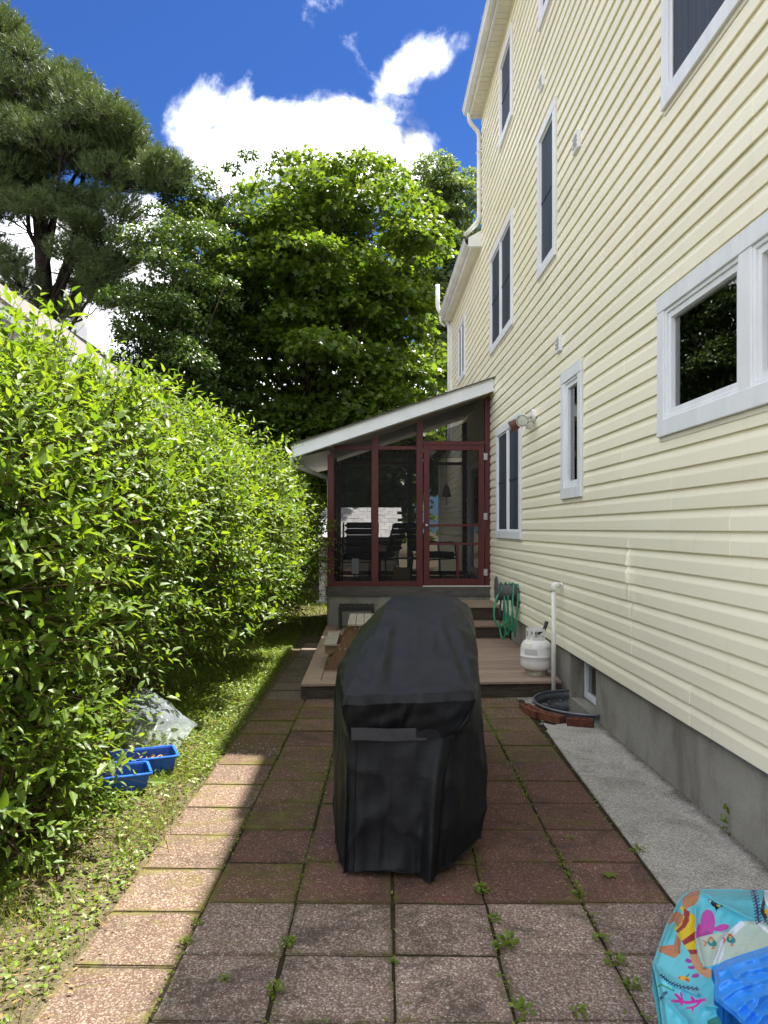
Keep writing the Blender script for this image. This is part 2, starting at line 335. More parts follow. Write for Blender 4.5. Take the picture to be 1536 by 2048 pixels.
class MB:
    def __init__(s): s.v = []; s.f = []
    def add(s, vs, fs):
        k = len(s.v); s.v += [tuple(v) for v in vs]; s.f += [tuple(i + k for i in f) for f in fs]; return s
    def box(s, x0, x1, y0, y1, z0, z1):
        return s.add([(x0, y0, z0), (x1, y0, z0), (x1, y1, z0), (x0, y1, z0), (x0, y0, z1), (x1, y0, z1), (x1, y1, z1), (x0, y1, z1)],
                     [(0, 3, 2, 1), (4, 5, 6, 7), (0, 1, 5, 4), (1, 2, 6, 5), (2, 3, 7, 6), (3, 0, 4, 7)])
    def bar(s, a, b_, w, h, up=(0, 0, 1)):             # rectangular bar from a to b
        a = Vector(a); b_ = Vector(b_); d = (b_ - a).normalized(); up = Vector(up)
        sd = d.cross(up)
        if sd.length < 1e-4: sd = d.cross(Vector((0, 1, 0)))
        sd.normalize(); u = sd.cross(d).normalized(); sd *= w / 2; u *= h / 2
        vs = [a - sd - u, a + sd - u, a + sd + u, a - sd + u, b_ - sd - u, b_ + sd - u, b_ + sd + u, b_ - sd + u]
        return s.add(vs, [(0, 1, 2, 3), (7, 6, 5, 4), (0, 4, 5, 1), (1, 5, 6, 2), (2, 6, 7, 3), (3, 7, 4, 0)])
    def tube(s, pts, r, n=8, cap=True):
        pts = [Vector(p) for p in pts]; rs = r if isinstance(r, (list, tuple)) else [r] * len(pts)
        k = len(s.v); ref = None
        for i, p in enumerate(pts):
            d = (pts[min(i + 1, len(pts) - 1)] - pts[max(i - 1, 0)])
            d = d.normalized() if d.length > 1e-9 else Vector((0, 0, 1))
            if ref is None: ref = d.orthogonal().normalized()
            ref = (ref - d * ref.dot(d)); ref = ref.normalized() if ref.length > 1e-6 else d.orthogonal().normalized()
            e2 = d.cross(ref)
            for j in range(n):
                a = 2 * math.pi * j / n; s.v.append(tuple(p + (ref * math.cos(a) + e2 * math.sin(a)) * rs[i]))
        for i in range(len(pts) - 1):
            for j in range(n):
                a = k + i * n + j; c = k + i * n + (j + 1) % n; s.f.append((a, c, c + n, a + n))
        if cap:
            s.f.append(tuple(k + j for j in reversed(range(n)))); s.f.append(tuple(k + (len(pts) - 1) * n + j for j in range(n)))
        return s
    def lathe(s, c, prof, n=24, cap=True):             # prof: (radius, z)
        k = len(s.v)
        for r, z in prof:
            for j in range(n):
                a = 2 * math.pi * j / n; s.v.append((c[0] + r * math.cos(a), c[1] + r * math.sin(a), c[2] + z))
        for i in range(len(prof) - 1):
            for j in range(n):
                a = k + i * n + j; d = k + i * n + (j + 1) % n; s.f.append((a, d, d + n, a + n))
        if cap:
            s.f.append(tuple(k + j for j in reversed(range(n)))); s.f.append(tuple(k + (len(prof) - 1) * n + j for j in range(n)))
        return s
    def prism(s, poly, axis, a0, a1):                  # poly 2D extruded along x / y / z
        def mk(q, a): return (a, q[0], q[1]) if axis == 'x' else ((q[0], a, q[1]) if axis == 'y' else (q[0], q[1], a))
        n = len(poly); vs = [mk(q, a0) for q in poly] + [mk(q, a1) for q in poly]
        fs = [tuple(range(n))[::-1], tuple(range(n, 2 * n))] + [(i, (i + 1) % n, (i + 1) % n + n, i + n) for i in range(n)]
        return s.add(vs, fs)
    def build(s, name, mat, parent=None, smooth=False, bevel=0, loc=None, seg=1):
        off = Vector(loc) if loc is not None else (wloc(parent) if parent is not None else Vector((0, 0, 0)))
        me = bpy.data.meshes.new(name); me.from_pydata([(x - off.x, y - off.y, z - off.z) for x, y, z in s.v], [], s.f)
        bm = bmesh.new(); bm.from_mesh(me)
        bmesh.ops.recalc_face_normals(bm, faces=bm.faces)
        if bevel: bmesh.ops.bevel(bm, geom=[e for e in bm.edges if e.is_manifold and e.calc_face_angle(0) > .6], offset=bevel, segments=seg, affect='EDGES', clamp_overlap=True)
        bm.to_mesh(me); bm.free()
        return link(name, me, mat, parent, loc if loc is not None else None, smooth)
def npmesh(name, V, FI, n_per):                        # V (N,3); FI flat index; n_per verts per face
    me = bpy.data.meshes.new(name); nf = len(FI) // n_per
    me.vertices.add(len(V)); me.vertices.foreach_set('co', np.ascontiguousarray(V, np.float32).ravel())
    me.loops.add(len(FI)); me.loops.foreach_set('vertex_index', np.ascontiguousarray(FI, np.int32))
    me.polygons.add(nf); me.polygons.foreach_set('loop_start', np.arange(0, nf * n_per, n_per, dtype=np.int32))
    me.update(calc_edges=True); return me
def nz(a): return a / np.maximum(np.linalg.norm(a, axis=-1, keepdims=True), 1e-9)
# leaf templates: (along, across, lift), triangles
LEAF = (np.array([(0, 0, 0), (.33, 0, -.02), (.68, 0, -.03), (1, 0, -.10), (.30, .5, .07), (.66, .36, .03), (.30, -.5, .07), (.66, -.36, .03)]),
        np.array([(0, 1, 4), (1, 2, 5), (1, 5, 4), (2, 3, 5), (0, 6, 1), (1, 7, 2), (1, 6, 7), (2, 7, 3)]))
LEAF4 = (np.array([(0, 0, 0), (.45, .5, .06), (1, 0, -.05), (.45, -.5, .06)]), np.array([(0, 2, 1), (0, 3, 2)]))
MAPLE = (np.array([(.36, 0, 0), (0, 0, .02), (.10, .42, -.05), (.30, .26, .0), (.62, .56, -.08), (.60, .20, 0), (1, 0, -.10), (.60, -.20, 0), (.62, -.56, -.08), (.30, -.26, 0), (.10, -.42, -.05)]),
         np.array([(0, i, i + 1) for i in range(1, 10)] + [(0, 10, 1)]))
BLADE = (np.array([(0, .5, 0), (0, -.5, 0), (.55, .33, .06), (.55, -.33, .06), (1, 0, .22)]), np.array([(0, 1, 3), (0, 3, 2), (2, 3, 4)]))
def leaves_mesh(name, pos_, ax, nrm, L, Wd, tmpl):
    ax = nz(ax); nrm = nz(nrm - ax * (nrm * ax).sum(-1, keepdims=True)); sd = np.cross(nrm, ax)
    T, Fc = tmpl; N, K = len(pos_), len(T)
    V = (pos_[:, None] + T[None, :, :1] * (ax * L[:, None])[:, None] + T[None, :, 1:2] * (sd * Wd[:, None])[:, None] + T[None, :, 2:3] * (nrm * L[:, None])[:, None])
    FI = (Fc[None] + (np.arange(N) * K)[:, None, None]).ravel()
    return npmesh(name, V.reshape(-1, 3), FI, 3)
def stick_mesh(A, B, ra, rb):                          # many 3-sided sticks, returns V, F(quads)
    d = nz(B - A); e1 = nz(np.cross(d, np.array([.31, .77, .55]))); e2 = np.cross(d, e1); N = len(A); V = np.zeros((N, 6, 3))
    for j in range(3):
        a = 2 * math.pi * j / 3; o = e1 * math.cos(a) + e2 * math.sin(a)
        V[:, j] = A + o * ra[:, None]; V[:, 3 + j] = B + o * rb[:, None]
    Fq = np.array([(0, 1, 4, 3), (1, 2, 5, 4), (2, 0, 3, 5)])
    return V.reshape(-1, 3), (Fq[None] + (np.arange(N) * 6)[:, None, None]).ravel()
def rsphere(n):
    return nz(rng.normal(size=(n, 3)))

# ------------------------------------------------------------------ ground, patio, path
bm_ = MB(); q = -.035; hx0, hx1, hy0, hy1 = 1.28, 2.2, 6.10, 7.28       # with the pit of the window well left open
bm_.add([(-150, -60, q), (150, -60, q), (150, 250, q), (-150, 250, q), (hx0, hy0, q), (hx1, hy0, q), (hx1, hy1, q), (hx0, hy1, q)], [(0, 1, 5, 4), (1, 2, 6, 5), (2, 3, 7, 6), (3, 0, 4, 7)])
ground = bm_.build('ground', 'soil'); tag(ground, kind='structure')
# gentle bank of earth under the hedge and the weedy strip
N1, N2 = 60, 110; xs = np.linspace(-7, 1.27, N1); ys = np.linspace(-3, 22, N2); XX, YY = np.meshgrid(xs, ys)
ZZ = -.012 + .012 * np.sin(XX * 7.1 + 1.7 * np.sin(YY * 3.1)) * np.cos(YY * 5.3) + .05 * np.clip((-1.25 - XX), 0, 1)
ZZ = np.where(XX > -1.08, -.011, ZZ)
V = np.stack([XX, YY, ZZ], -1).reshape(-1, 3); idx = np.arange(N1 * N2).reshape(N2, N1)
FI = np.stack([idx[:-1, :-1], idx[:-1, 1:], idx[1:, 1:], idx[1:, :-1]], -1).ravel()
yard = link('yard_soil', npmesh('yard_soil', V, FI, 4), 'soil', smooth=True); tag(yard, kind='structure')

mb = MB(); mb.add([(-1.065, -2, -.0055), (1.275, -2, -.0055), (1.42, 7.1, -.0055), (-.55, 7.1, -.0055), (-.52, 10.7, -.0055), (-.89, 10.7, -.0055)], [(0, 1, 2, 3, 4, 5)])
bed = mb.build('joint_soil', 'dark_soil'); tag(bed, kind='structure')
patio = thing('patio', None, None, (0, 0, 0), kind='structure')
colx = [-1.06, -.68, -.307, .098, .489, .897, 1.27]
def paver_mesh(w, d):
    mb = MB(); mb.box(-w / 2, w / 2, -d / 2, d / 2, -.045, 0)
    me = bpy.data.meshes.new('paver'); me.from_pydata(mb.v, [], mb.f); bm = bmesh.new(); bm.from_mesh(me)
    top = [e for e in bm.edges if all(v.co.z > -.01 for v in e.verts)] + [e for e in bm.edges if abs(e.verts[0].co.z - e.verts[1].co.z) > .01]
    bmesh.ops.recalc_face_normals(bm, faces=bm.faces); bmesh.ops.bevel(bm, geom=top, offset=.005, segments=2, affect='EDGES'); bm.to_mesh(me); bm.free()
    return me
pm = {}
for ci in range(6):
    wd = colx[ci + 1] - colx[ci] - .007
    for ri in range(-7, 20):
        y = 3.224 + .39 * ri + .195 + (-.075 if ci == 0 else 0) + random.uniform(-.004, .004)
        if y < .1 or (y > 7.0 and ci >= 2) or (y > 7.0 and ci == 1) or y > 10.6: continue
        if ci == 0: mt = 'paver_sunny' if y < 5.2 else ('paver_moss' if y < 7.2 else 'paver_old')
        elif ri < 0: mt = 'paver_pebble'
        elif ci == 1: mt = random.choice(['paver_moss', 'paver_red', 'paver_moss'])
        else: mt = 'paver_red' if y < 5.2 else random.choice(['paver_red', 'paver_moss', 'paver_moss'])
        if ci == 0 and y < 3: mt = 'paver_sunny'
        key = (ci, mt)
        if key not in pm: pm[key] = paver_mesh(wd, .384)
        cx = (colx[ci] + colx[ci + 1]) / 2 + .025 * (y - 3.2) + random.uniform(-.003, .003)
        o = link('paver', pm[key], mt, patio, (cx, y, random.uniform(-.003, .005)))
        o.rotation_euler = (random.gauss(0, .004), random.gauss(0, .004), random.gauss(-.025, .007))
# narrow pavers against the path in the far rows
for ri in range(10):
    y = 5.2 + ri * .2
    if y > 7.0: break
mb = MB()
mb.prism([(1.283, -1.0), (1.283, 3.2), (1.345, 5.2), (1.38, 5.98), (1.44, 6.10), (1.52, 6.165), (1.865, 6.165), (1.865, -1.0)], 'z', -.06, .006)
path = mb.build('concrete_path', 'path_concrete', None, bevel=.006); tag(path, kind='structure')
mb = MB(); n = 40
for i in range(n + 1):
    a = math.pi * i / n; ex_, ey_ = 1.848 - .418 * math.sin(a), 6.64 + .483 * math.cos(a); dx_, dy_ = -math.sin(a), math.cos(a)
    k_ = min((1.848 - 1.27) / max(1e-6, -dx_), (.60 / abs(dy_)) if abs(dy_) > 1e-6 else 9)
    mb.v += [(ex_, ey_, -.012), (1.848 + dx_ * k_, 6.64 + dy_ * k_, -.012)]
    if i: q = 2 * i; mb.f.append((q - 2, q - 1, q + 1, q))
g2 = mb.build('gravelly_soil', 'path_concrete'); tag(g2, kind='structure')

# ------------------------------------------------------------------ the house
XW = 1.82
house = thing('house', 'three-storey house clad in cream lap siding along the right side', 'house', (XW, 5, 0))
WIN = [  # y0, y1, z0, z1, style
    (2.55, 4.756, 2.13, 2.99, 'pair'), (3.0, 4.69, 4.11, 5.55, 'screen'), (6.48, 7.15, 1.84, 3.0, 'single'), (9.08, 10.81, 1.44, 2.95, 'screens'),
    (9.61, 11.39, 4.12, 5.58, 'screens'), (7.38, 8.165, 4.2, 5.72, 'screen'), (9.63, 10.56, 6.75, 7.92, 'screen'), (7.38, 8.1, 6.8, 7.92, 'screen'),
    (14.4, 15.46, 4.45, 5.6, 'screens'), (12.0, 13.9, .74, 2.75, 'slider')]
SP = .122; Z0 = .46
PROF = [(0.001, .005), (-.0165, .0), (-.0172, .004), (-.0158, .070), (-.0130, .080), (-.0040, .100), (-.0015, .106), (.0005, SP + .006)]
def prof_clip(za, zb):                                 # za..zb inside one course (0..SP)
    pts = []
    for (xa, z_a), (xb, z_b) in zip(PROF[:-1], PROF[1:]):
        if z_b <= za or z_a >= zb or z_b - z_a < 1e-6: 
            if za <= 0 and z_b <= .004 and not pts: pts = [(xa, z_a)]
            continue
        t0 = max(0, (za - z_a) / (z_b - z_a)); t1 = min(1, (zb - z_a) / (z_b - z_a))
        q0 = (xa + (xb - xa) * t0, z_a + (z_b - z_a) * t0); q1 = (xa + (xb - xa) * t1, z_a + (z_b - z_a) * t1)
        if not pts or abs(pts[-1][1] - q0[1]) > 1e-6 or abs(pts[-1][0] - q0[0]) > 1e-6: pts.append(q0)
        pts.append(q1)
    return pts
DENTS = [(5.33, 1.36, .030, .09, .10), (5.35, 1.235, .036, .10, .09), (5.28, 1.06, .016, .16, .06), (5.3, .93, .012, .16, .05)]
def dent(y, z):
    d = 0
    for cy, cz, a, wy, wz in DENTS:
        a *= .75
        q = ((y - cy) / wy) ** 2 + ((z - cz) / wz) ** 2
        d += a * math.exp(-q) * (.55 * math.cos((y - cy) * 24 + .8) + (.40 if y > 5.325 else -.35))
    return d
def strip(mb, ya, yb, zc, za, zb, xo):
    pts = prof_clip(za, zb)
    if len(pts) < 2 or yb - ya < .004: return
    cuts = [ya, yb]
    if ya < 5.9 and yb > 4.8 and zc < 1.6 and zc > .7:
        cuts = sorted(set([ya, yb] + [y for y in np.arange(4.8, 5.9, .02) if ya < y < yb]))
    k = len(mb.v); n = len(pts)
    for y in cuts:
        for x, z in pts: mb.v.append((XW + x + xo - (dent(y, zc + z) if len(cuts) > 2 else 0), y, zc + z - .0006))
    for i in range(len(cuts) - 1):
        for j in range(n - 1):
            a = k + i * n + j; mb.f.append((a, a + 1, a + n + 1, a + n))
    # thin end so a lap joint has an edge
    mb.v += [(XW + .004, ya, zc + pts[0][1]), (XW + .004, ya, zc + pts[-1][1])]; q = len(mb.v)
    mb.f.append(tuple([q - 2, q - 1] + [k + j for j in reversed(range(n))]))
npan = 0
ztop = lambda y: 8.05 if y < 7.86 else (8.27 if y < 12.33 else (6.16 if y < 16.76 else 3.32))
zones = [(-2.0, 7.86, 8.06), (7.86, 12.33, 8.27), (12.33, 16.76, 6.16), (16.76, 19.6, 3.32)]
zc = Z0; row = 0
joint_seed = {0: [4.35], 1: [5.31], 2: [3.3, 8.9], 3: [5.34], 4: [3.87, 9.2], 5: [4.62, 8.0], 6: [5.5, 9.7]}
while zc < 8.2:
    yend = 19.6 if zc < 3.3 else (16.76 if zc < 6.1 else 12.33)
    js = joint_seed.get(row) or sorted([random.uniform(2.5, 5.5), random.uniform(6.2, 9.0), random.uniform(9.5, 12.0)])
    js = [j for j in js if j < yend - .5] + [j for j in ([13.4, 16.9] if yend > 13 else []) if j < yend - .4]
    edges = [-2.0] + js + [yend]
    for a, e in zip(edges[:-1], edges[1:]):
        xo = -.0024 if edges.index(a) % 2 else 0.0; segs = []
        for k2 in range(2):
            z = zc + k2 * SP; lim = 8.06 if e <= 7.87 else 8.27
            if z > lim: continue
            ya, yb = a - (.025 if a > -1.9 else 0), e
            ws = sorted([w for w in WIN if w[1] > ya and w[0] < yb and w[3] > z and w[2] < z + SP]); cur = ya
            for w in ws:
                w0, w1 = w[0] + .012, w[1] - .012
                if w0 > cur: segs.append((cur, w0, z, 0, SP + .006))
                lo, hi = max(cur, w0), min(yb, w1)
                if w[2] > z: segs.append((lo, hi, z, 0, w[2] - z + .012))
                if w[3] < z + SP: segs.append((lo, hi, z, w[3] - z - .012, SP + .006))
                cur = max(cur, w1)
            if cur < yb: segs.append((cur, yb, z, 0, SP + .006))
        segs = sorted(q for q in segs if q[1] - q[0] > .004); grp = []      # one object for each run between windows
        for q in segs:
            for g_ in grp:
                if q[0] <= g_[0] + .001: g_[1].append(q); g_[0] = max(g_[0], q[1]); break
            else: grp.append([q[1], [q]])
        for _, ss in grp:
            mb = MB()
            for q in ss: strip(mb, q[0], q[1], q[2], q[3], q[4], xo)
            if not mb.v: continue
            off = wloc(house); me = bpy.data.meshes.new('siding_panel')
            me.from_pydata([(x - off.x, y - off.y, z - off.z) for x, y, z in mb.v], [], mb.f)
            link('siding_panel', me, 'siding', house); npan += 1
    zc += 2 * SP; row += 1
# wall body behind the cladding, foundation with the recess of the cellar window
mb = MB(); mb.box(2.45, 9.0, -2, 12.33, .3, 8.0); mb.box(2.45, 9.0, 12.335, 16.76, .3, 6.1); mb.box(2.45, 9.0, 16.765, 19.6, .3, 3.28)
mb.box(1.83, 2.44, -2.05, -2.003, .3, 8.0); mb.box(1.83, 2.44, 19.6, 19.64, .3, 3.28); mb.box(1.83, 2.44, 16.765, 16.80, 3.33, 6.1); mb.box(1.83, 2.44, 12.34, 12.38, 6.2, 8.1)
mb.build('wall_core', 'dark_core', house)
mb = MB(); mb.box(1.85, 2.6, -2, 6.27, -.3, .47); mb.box(1.85, 2.6, 7.06, 19.6, -.3, .47); mb.box(2.04, 2.6, 6.2701, 7.0599, -.3, .47)
mb.box(1.85, 2.0399, 6.2701, 7.0599, -.6, .02); mb.box(1.852, 2.6, 6.0, 7.3, -.62, -.3005)
mb.build('foundation', 'foundation_concrete', house)
mb = MB(); mb.tube([(1.815, y, .452 + .004 * math.sin(y * 3)) for y in np.arange(-2, 9.9, .3)], .008, 6)
mb.build('starter_strip', 'galvanised', house)
# cellar window
cw = MB(); X = 2.0
for a in ((6.29, 6.33, .03, .45), (7.0, 7.04, .03, .45)): cw.box(X - .03, X + .035, a[0], a[1], a[2], a[3])
cw.box(X - .03, X + .035, 6.33, 7.0, .03, .08); cw.box(X - .03, X + .035, 6.33, 7.0, .41, .45); cw.box(X - .015, X + .03, 6.64, 6.675, .081, .409)
cwo = cw.build('cellar_window', 'white_trim', house, bevel=.003)
MB().box(X, X + .004, 6.331, 6.639, .081, .409).build('pane', 'window_glass', cwo)
MB().box(X, X + .004, 6.676, 6.999, .081, .409).build('pane', 'window_glass', cwo)
# windows
TW = .10
def build_window(y0, y1, z0, z1, style):
    xo = XW - .040
    mb = MB(); t = TW if style in ('pair', 'screen', 'screens') else .10
    if style == 'slider': t = .09
    mb.box(xo, XW + .01, y0, y0 + t, z0 + t, z1 - t); mb.box(xo, XW + .01, y1 - t, y1, z0 + t, z1 - t)
    mb.box(xo - .003, XW + .01, y0, y1, z1 - t, z1); mb.box(xo - .003, XW + .01, y0, y1, z0, z0 + t)
    ym = (y0 + y1) / 2
    if style in ('pair', 'screens'):
        mw = .125 if style == 'pair' else .07
        mb.box(xo + .002, XW + .01, ym - mw / 2, ym + mw / 2, z0 + t, z1 - t)
    w = mb.build('window', 'white_trim', house, bevel=.003)
    # J-channel of the siding round the casing
    mb = MB(); e = .016
    mb.box(XW - .022, XW + .008, y0 - e, y0 - .001, z0 - e, z1 + e); mb.box(XW - .022, XW + .008, y1 + .001, y1 + e, z0 - e, z1 + e)
    mb.box(XW - .022, XW + .008, y0 - .001, y1 + .001, z0 - e - .012, z0 - .001); mb.box(XW - .020, XW + .008, y0 - .001, y1 + .001, z1 + .001, z1 + e)
    mb.build('casing_channel', 'soffit_vinyl', w)
    bays = [(y0 + t, ym - (.125 if style == 'pair' else .07) / 2), (ym + (.125 if style == 'pair' else .07) / 2, y1 - t)] if style in ('pair', 'screens') else [(y0 + t, y1 - t)]
    for a, e in bays:
        za, zb = z0 + t, z1 - t
        if style in ('pair', 'single', 'slider'):
            for k, (ins, xx) in enumerate(((0, xo + .012), (.022, xo + .024))):
                s_ = MB(); fw = .022 if k == 0 else .036; q = ins
                s_.box(xx, XW + .06, a + q, a + q + fw, za + q, zb - q); s_.box(xx, XW + .06, e - q - fw, e - q, za + q, zb - q)
                s_.box(xx, XW + .06, a + q + fw, e - q - fw, za + q, za + q + fw); s_.box(xx, XW + .06, a + q + fw, e - q - fw, zb - q - fw, zb - q)
                s_.build('sash' if k else 'frame', 'white_trim', w, bevel=.002)
            q = .058
            MB().box(XW + .012, XW + .016, a + q, e - q, za + q, zb - q).build('pane', 'window_glass', w)
            cu = MB()
            for (c0, c1) in ((e - q - .16, e - q + .05),) if style != 'slider' else ((a, e),):
                n = 14
                for i in range(n):
                    ya = c0 + (c1 - c0) * i / n; yb = c0 + (c1 - c0) * (i + 1) / n
                    xa = XW + .12 + .02 * math.sin(i * 1.9); xb = XW + .12 + .02 * math.sin((i + 1) * 1.9)
                    cu.add([(xa, ya, za), (xb, yb, za), (xb, yb, zb), (xa, ya, zb)], [(0, 1, 2, 3)])
            cu.build('curtain', 'curtain', w, smooth=True)
        else:
            s_ = MB(); fw = .02; xx = xo + .018
            s_.box(xx, XW + .05, a, a + fw, za, zb); s_.box(xx, XW + .05, e - fw, e, za, zb)
            s_.box(xx, XW + .05, a + fw, e - fw, za, za + fw); s_.box(xx, XW + .05, a + fw, e - fw, zb - fw, zb)
            s_.build('sash', 'white_trim', w, bevel=.002)
            MB().box(xx + .010, xx + .014, a + fw, e - fw, za + fw, zb - fw).build('screen', 'insect_screen', w)
            zm = (za + zb) / 2
            MB().box(xx + .003, xx + .0095, a + fw, e - fw, zm - .012, zm + .012).build('meeting_rail', 'insect_screen', w)
    return w
for w in WIN: build_window(*w)
# louvred wall vents
for (px, py, zh) in ((1085, 165, 6.2), (1155, 285, 4.90), (1119, 688, 3.31)):
    yv = 2768 / (px - VX); mb = MB()
    mb.box(XW - .045, XW, yv - .085, yv - .065, zh - .075, zh + .075); mb.box(XW - .045, XW, yv + .065, yv + .085, zh - .075, zh + .075)
    mb.box(XW - .045, XW, yv - .065, yv + .065, zh + .055, zh + .075); mb.box(XW - .045, XW, yv - .065, yv + .065, zh - .075, zh - .055)
    mb.box(XW - .018, XW, yv - .065, yv + .065, zh - .055, zh + .055)
    vt = mb.build('vent', 'white_trim', house, bevel=.003)
    for k in range(3):
        q = MB(); zz = zh - .037 + k * .036
        q.bar((XW - .034, yv - .064, zz), (XW - .034, yv + .064, zz), .036, .007, (.7, 0, 1)).build('louvre', 'white_trim', vt)
# eaves: soffit, fascia, gutter of the tall part and of the lower rear part
def gutter(y0, y1, xe, zt, parent, mat='white_metal', name='gutter'):
    prof = [(xe + .10, zt), (xe + .10, zt - .105), (xe + .055, zt - .11), (xe + .018, zt - .085), (xe + .004, zt - .03), (xe - .008, zt - .012), (xe - .008, zt), (xe + .002, zt),
            (xe + .004, zt - .004), (xe + .028, zt - .08), (xe + .055, zt - .10), (xe + .094, zt - .098), (xe + .094, zt)]
    mb = MB(); mb.prism(prof, 'y', y0, y1); return mb.build(name, mat, parent)
def eave(y0, y1, xe, zs, slope, x_ridge):
    n = int((y1 - y0) / .115); 
    for i in range(n):                                  # ribbed soffit boards
        a = y0 + (y1 - y0) * i / n; MB().box(xe + .1, XW - .016, a + .003, a + (y1 - y0) / n - .003, zs, zs + .012).build('soffit_board', 'soffit_vinyl', house)
    MB().box(xe + .1, XW + .3, y0, y1, zs + .0125, zs + .03).build('soffit_backing', 'soffit_vinyl', house)
    MB().box(xe + .075, xe + .0985, y0, y1, zs - .01, zs + .16).build('fascia', 'white_metal', house)
    gutter(y0, y1, xe - .027, zs + .15, house)
    mb = MB(); zr = zs + .165 + (x_ridge - xe) * slope
    mb.prism([(xe - .0, zs + .165), (x_ridge, zr), (x_ridge + (x_ridge - xe), zs + .165), (x_ridge + (x_ridge - xe), zs + .10), (x_ridge, zr - .07), (xe, zs + .128)], 'y', y0 - .02, y1 + .10)
    mb.build('roof', 'shingle', house)
eave(7.86, 12.40, 1.535, 8.17, .42, 5.4)
eave(12.42, 16.85, 1.56, 6.10, .38, 5.4)
mb = MB(); mb.prism([(XW - .03, 8.03), (5.4, 9.62), (9.0, 8.03), (9.0, 7.98), (5.4, 9.5), (XW - .03, 7.97)], 'y', -2.1, 7.835); mb.build('roof', 'shingle', house)
mb = MB(); mb.prism([(XW + .0, 8.06), (5.4, 9.60), (9.0, 8.06)], 'y', -2.0, -1.96); mb.prism([(2.4, 8.2), (5.4, 9.7), (8.4, 8.2)], 'y', 12.2, 12.34); mb.build('gable_wall', 'siding', house)
# return box of the lower eave and the roof edge of the single-storey part
mb = MB(); mb.prism([(1.60, 6.10), (1.60, 6.24), (1.815, 6.36), (1.815, 6.10)], 'y', 12.335, 12.415); mb.build('eave_return', 'white_metal', house)
mb = MB(); mb.prism([(1.50, 3.33), (1.50, 3.40), (4.5, 4.5), (4.5, 4.40)], 'y', 16.77, 19.9); mb.build('roof', 'shingle', house)
gutter(16.80, 19.9, 1.40, 3.40, house)
# downspouts
def pipe(pts, r, name='downspout', mat='white_metal', parent=house, n=10):
    mb = MB(); mb.tube(pts, r, n); return mb.build(name, mat, parent, smooth=True)
def rnd_path(pts, rad=.07, k=5):
    pts = [Vector(p) for p in pts]; out = [pts[0]]
    for i in range(1, len(pts) - 1):
        a = (pts[i - 1] - pts[i]); c = (pts[i + 1] - pts[i]); ra = min(rad, a.length * .45, c.length * .45)
        p0 = pts[i] + a.normalized() * ra; p1 = pts[i] + c.normalized() * ra
        for j in range(k + 1):
            t = j / k; out.append(p0 * (1 - t) ** 2 + pts[i] * 2 * t * (1 - t) + p1 * t ** 2)
    return out + [pts[-1]]
pipe(rnd_path([(1.60, 12.28, 8.26), (1.60, 12.30, 8.08), (1.765, 12.34, 7.92), (1.765, 12.34, 6.52), (1.70, 12.36, 6.44), (1.56, 12.50, 6.34)]), .035)
pipe(rnd_path([(1.50, 16.82, 6.90), (1.50, 16.82, 6.38), (1.76, 16.84, 6.02), (1.76, 16.84, 3.35)], .1), .048)
pipe(rnd_path([(1.56, 16.75, 6.2), (1.56, 16.75, 6.05), (1.66, 16.80, 6.0)], .05), .03)
for zz in (7.6, 7.0): MB().box(1.725, 1.805, 12.30, 12.38, zz, zz + .02).build('pipe_strap', 'white_metal', house)
MB().box(1.77, 1.85, 19.55, 19.66, .46, 3.3).build('corner_trim', 'white_trim', house, bevel=.004)
MB().box(1.775, 1.85, 16.765, 16.84, 3.45, 6.08).build('corner_trim', 'white_trim', house, bevel=.004)

# ------------------------------------------------------------------ deck and steps
deck = thing('deck', 'low brown composite deck in front of the screened porch', 'deck', (.6, 9, 0))
DT = .145
ds = lambda x: .06 * (x + .62)                         # the deck front runs slightly askew to the house
mb = MB(); mb.prism([(-.625, 7.05), (-.455, 7.215), (-.455, 11.34), (-.625, 11.34)], 'z', DT - .026, DT); mb.build('border_board', 'deck_board', deck, bevel=.003)
mb = MB(); mb.prism([(-.620, 7.05), (1.80, 7.05 + ds(1.8)), (1.80, 7.205 + ds(1.8)), (-.455, 7.208 + ds(-.455))], 'z', DT - .026, DT); mb.build('border_board', 'deck_board', deck, bevel=.003)
y = 7.214; i = 0
while y < 11.15:
    x0, x1 = -.449, 1.82; mb = MB(); mb.prism([(x0, y + ds(x0)), (x1, y + ds(x1)), (x1, y + .136 + ds(x1)), (x0, y + .136 + ds(x0))], 'z', DT - .026, DT - random.uniform(0, .002)); mb.build('deck_board', 'deck_board', deck, bevel=.003); y += .1425
mb = MB(); mb.prism([(-.60, 7.085), (1.79, 7.085 + ds(1.79)), (1.79, 7.125 + ds(1.79)), (-.60, 7.125)], 'z', -.03, DT - .028); mb.build('rim_board', 'old_wood', deck, bevel=.003)
mb = MB(); mb.box(-.598, -.56, 7.13, 11.3, -.03, DT - .028); mb.build('rim_board', 'old_wood', deck, bevel=.003)
MB().box(-.625, -.578, 7.075, 7.13, -.03, DT - .0285).build('corner_post', 'old_wood', deck)
MB().box(1.74, 1.80, 7.20, 7.222, -.03, DT - .0285).build('corner_post', 'old_wood', deck)
steps = thing('steps', 'two wooden steps from the deck up to the porch door', 'steps', (1.3, 10.6, DT))
for (y0, y1, zt) in ((9.96, 10.52, .315), (10.5, 11.42, .512)):
    yy = y0; nb_ = 2 if y1 - y0 < .7 else 6
    wd = (y1 - y0) / nb_
    for k in range(nb_): MB().box(.62, 1.84, y0 + k * wd, y0 + (k + 1) * wd - .005, zt - .028, zt).build('tread', 'deck_board', steps, bevel=.003)
    MB().box(.64, 1.835, y0 + .03, y0 + .06, zt - .20, zt - .0285).build('riser', 'old_wood', steps, bevel=.002)
    MB().box(.65, .69, y0 + .061, min(y1, 11.42), DT + .001, zt - .0285).build('stringer', 'old_wood', steps)

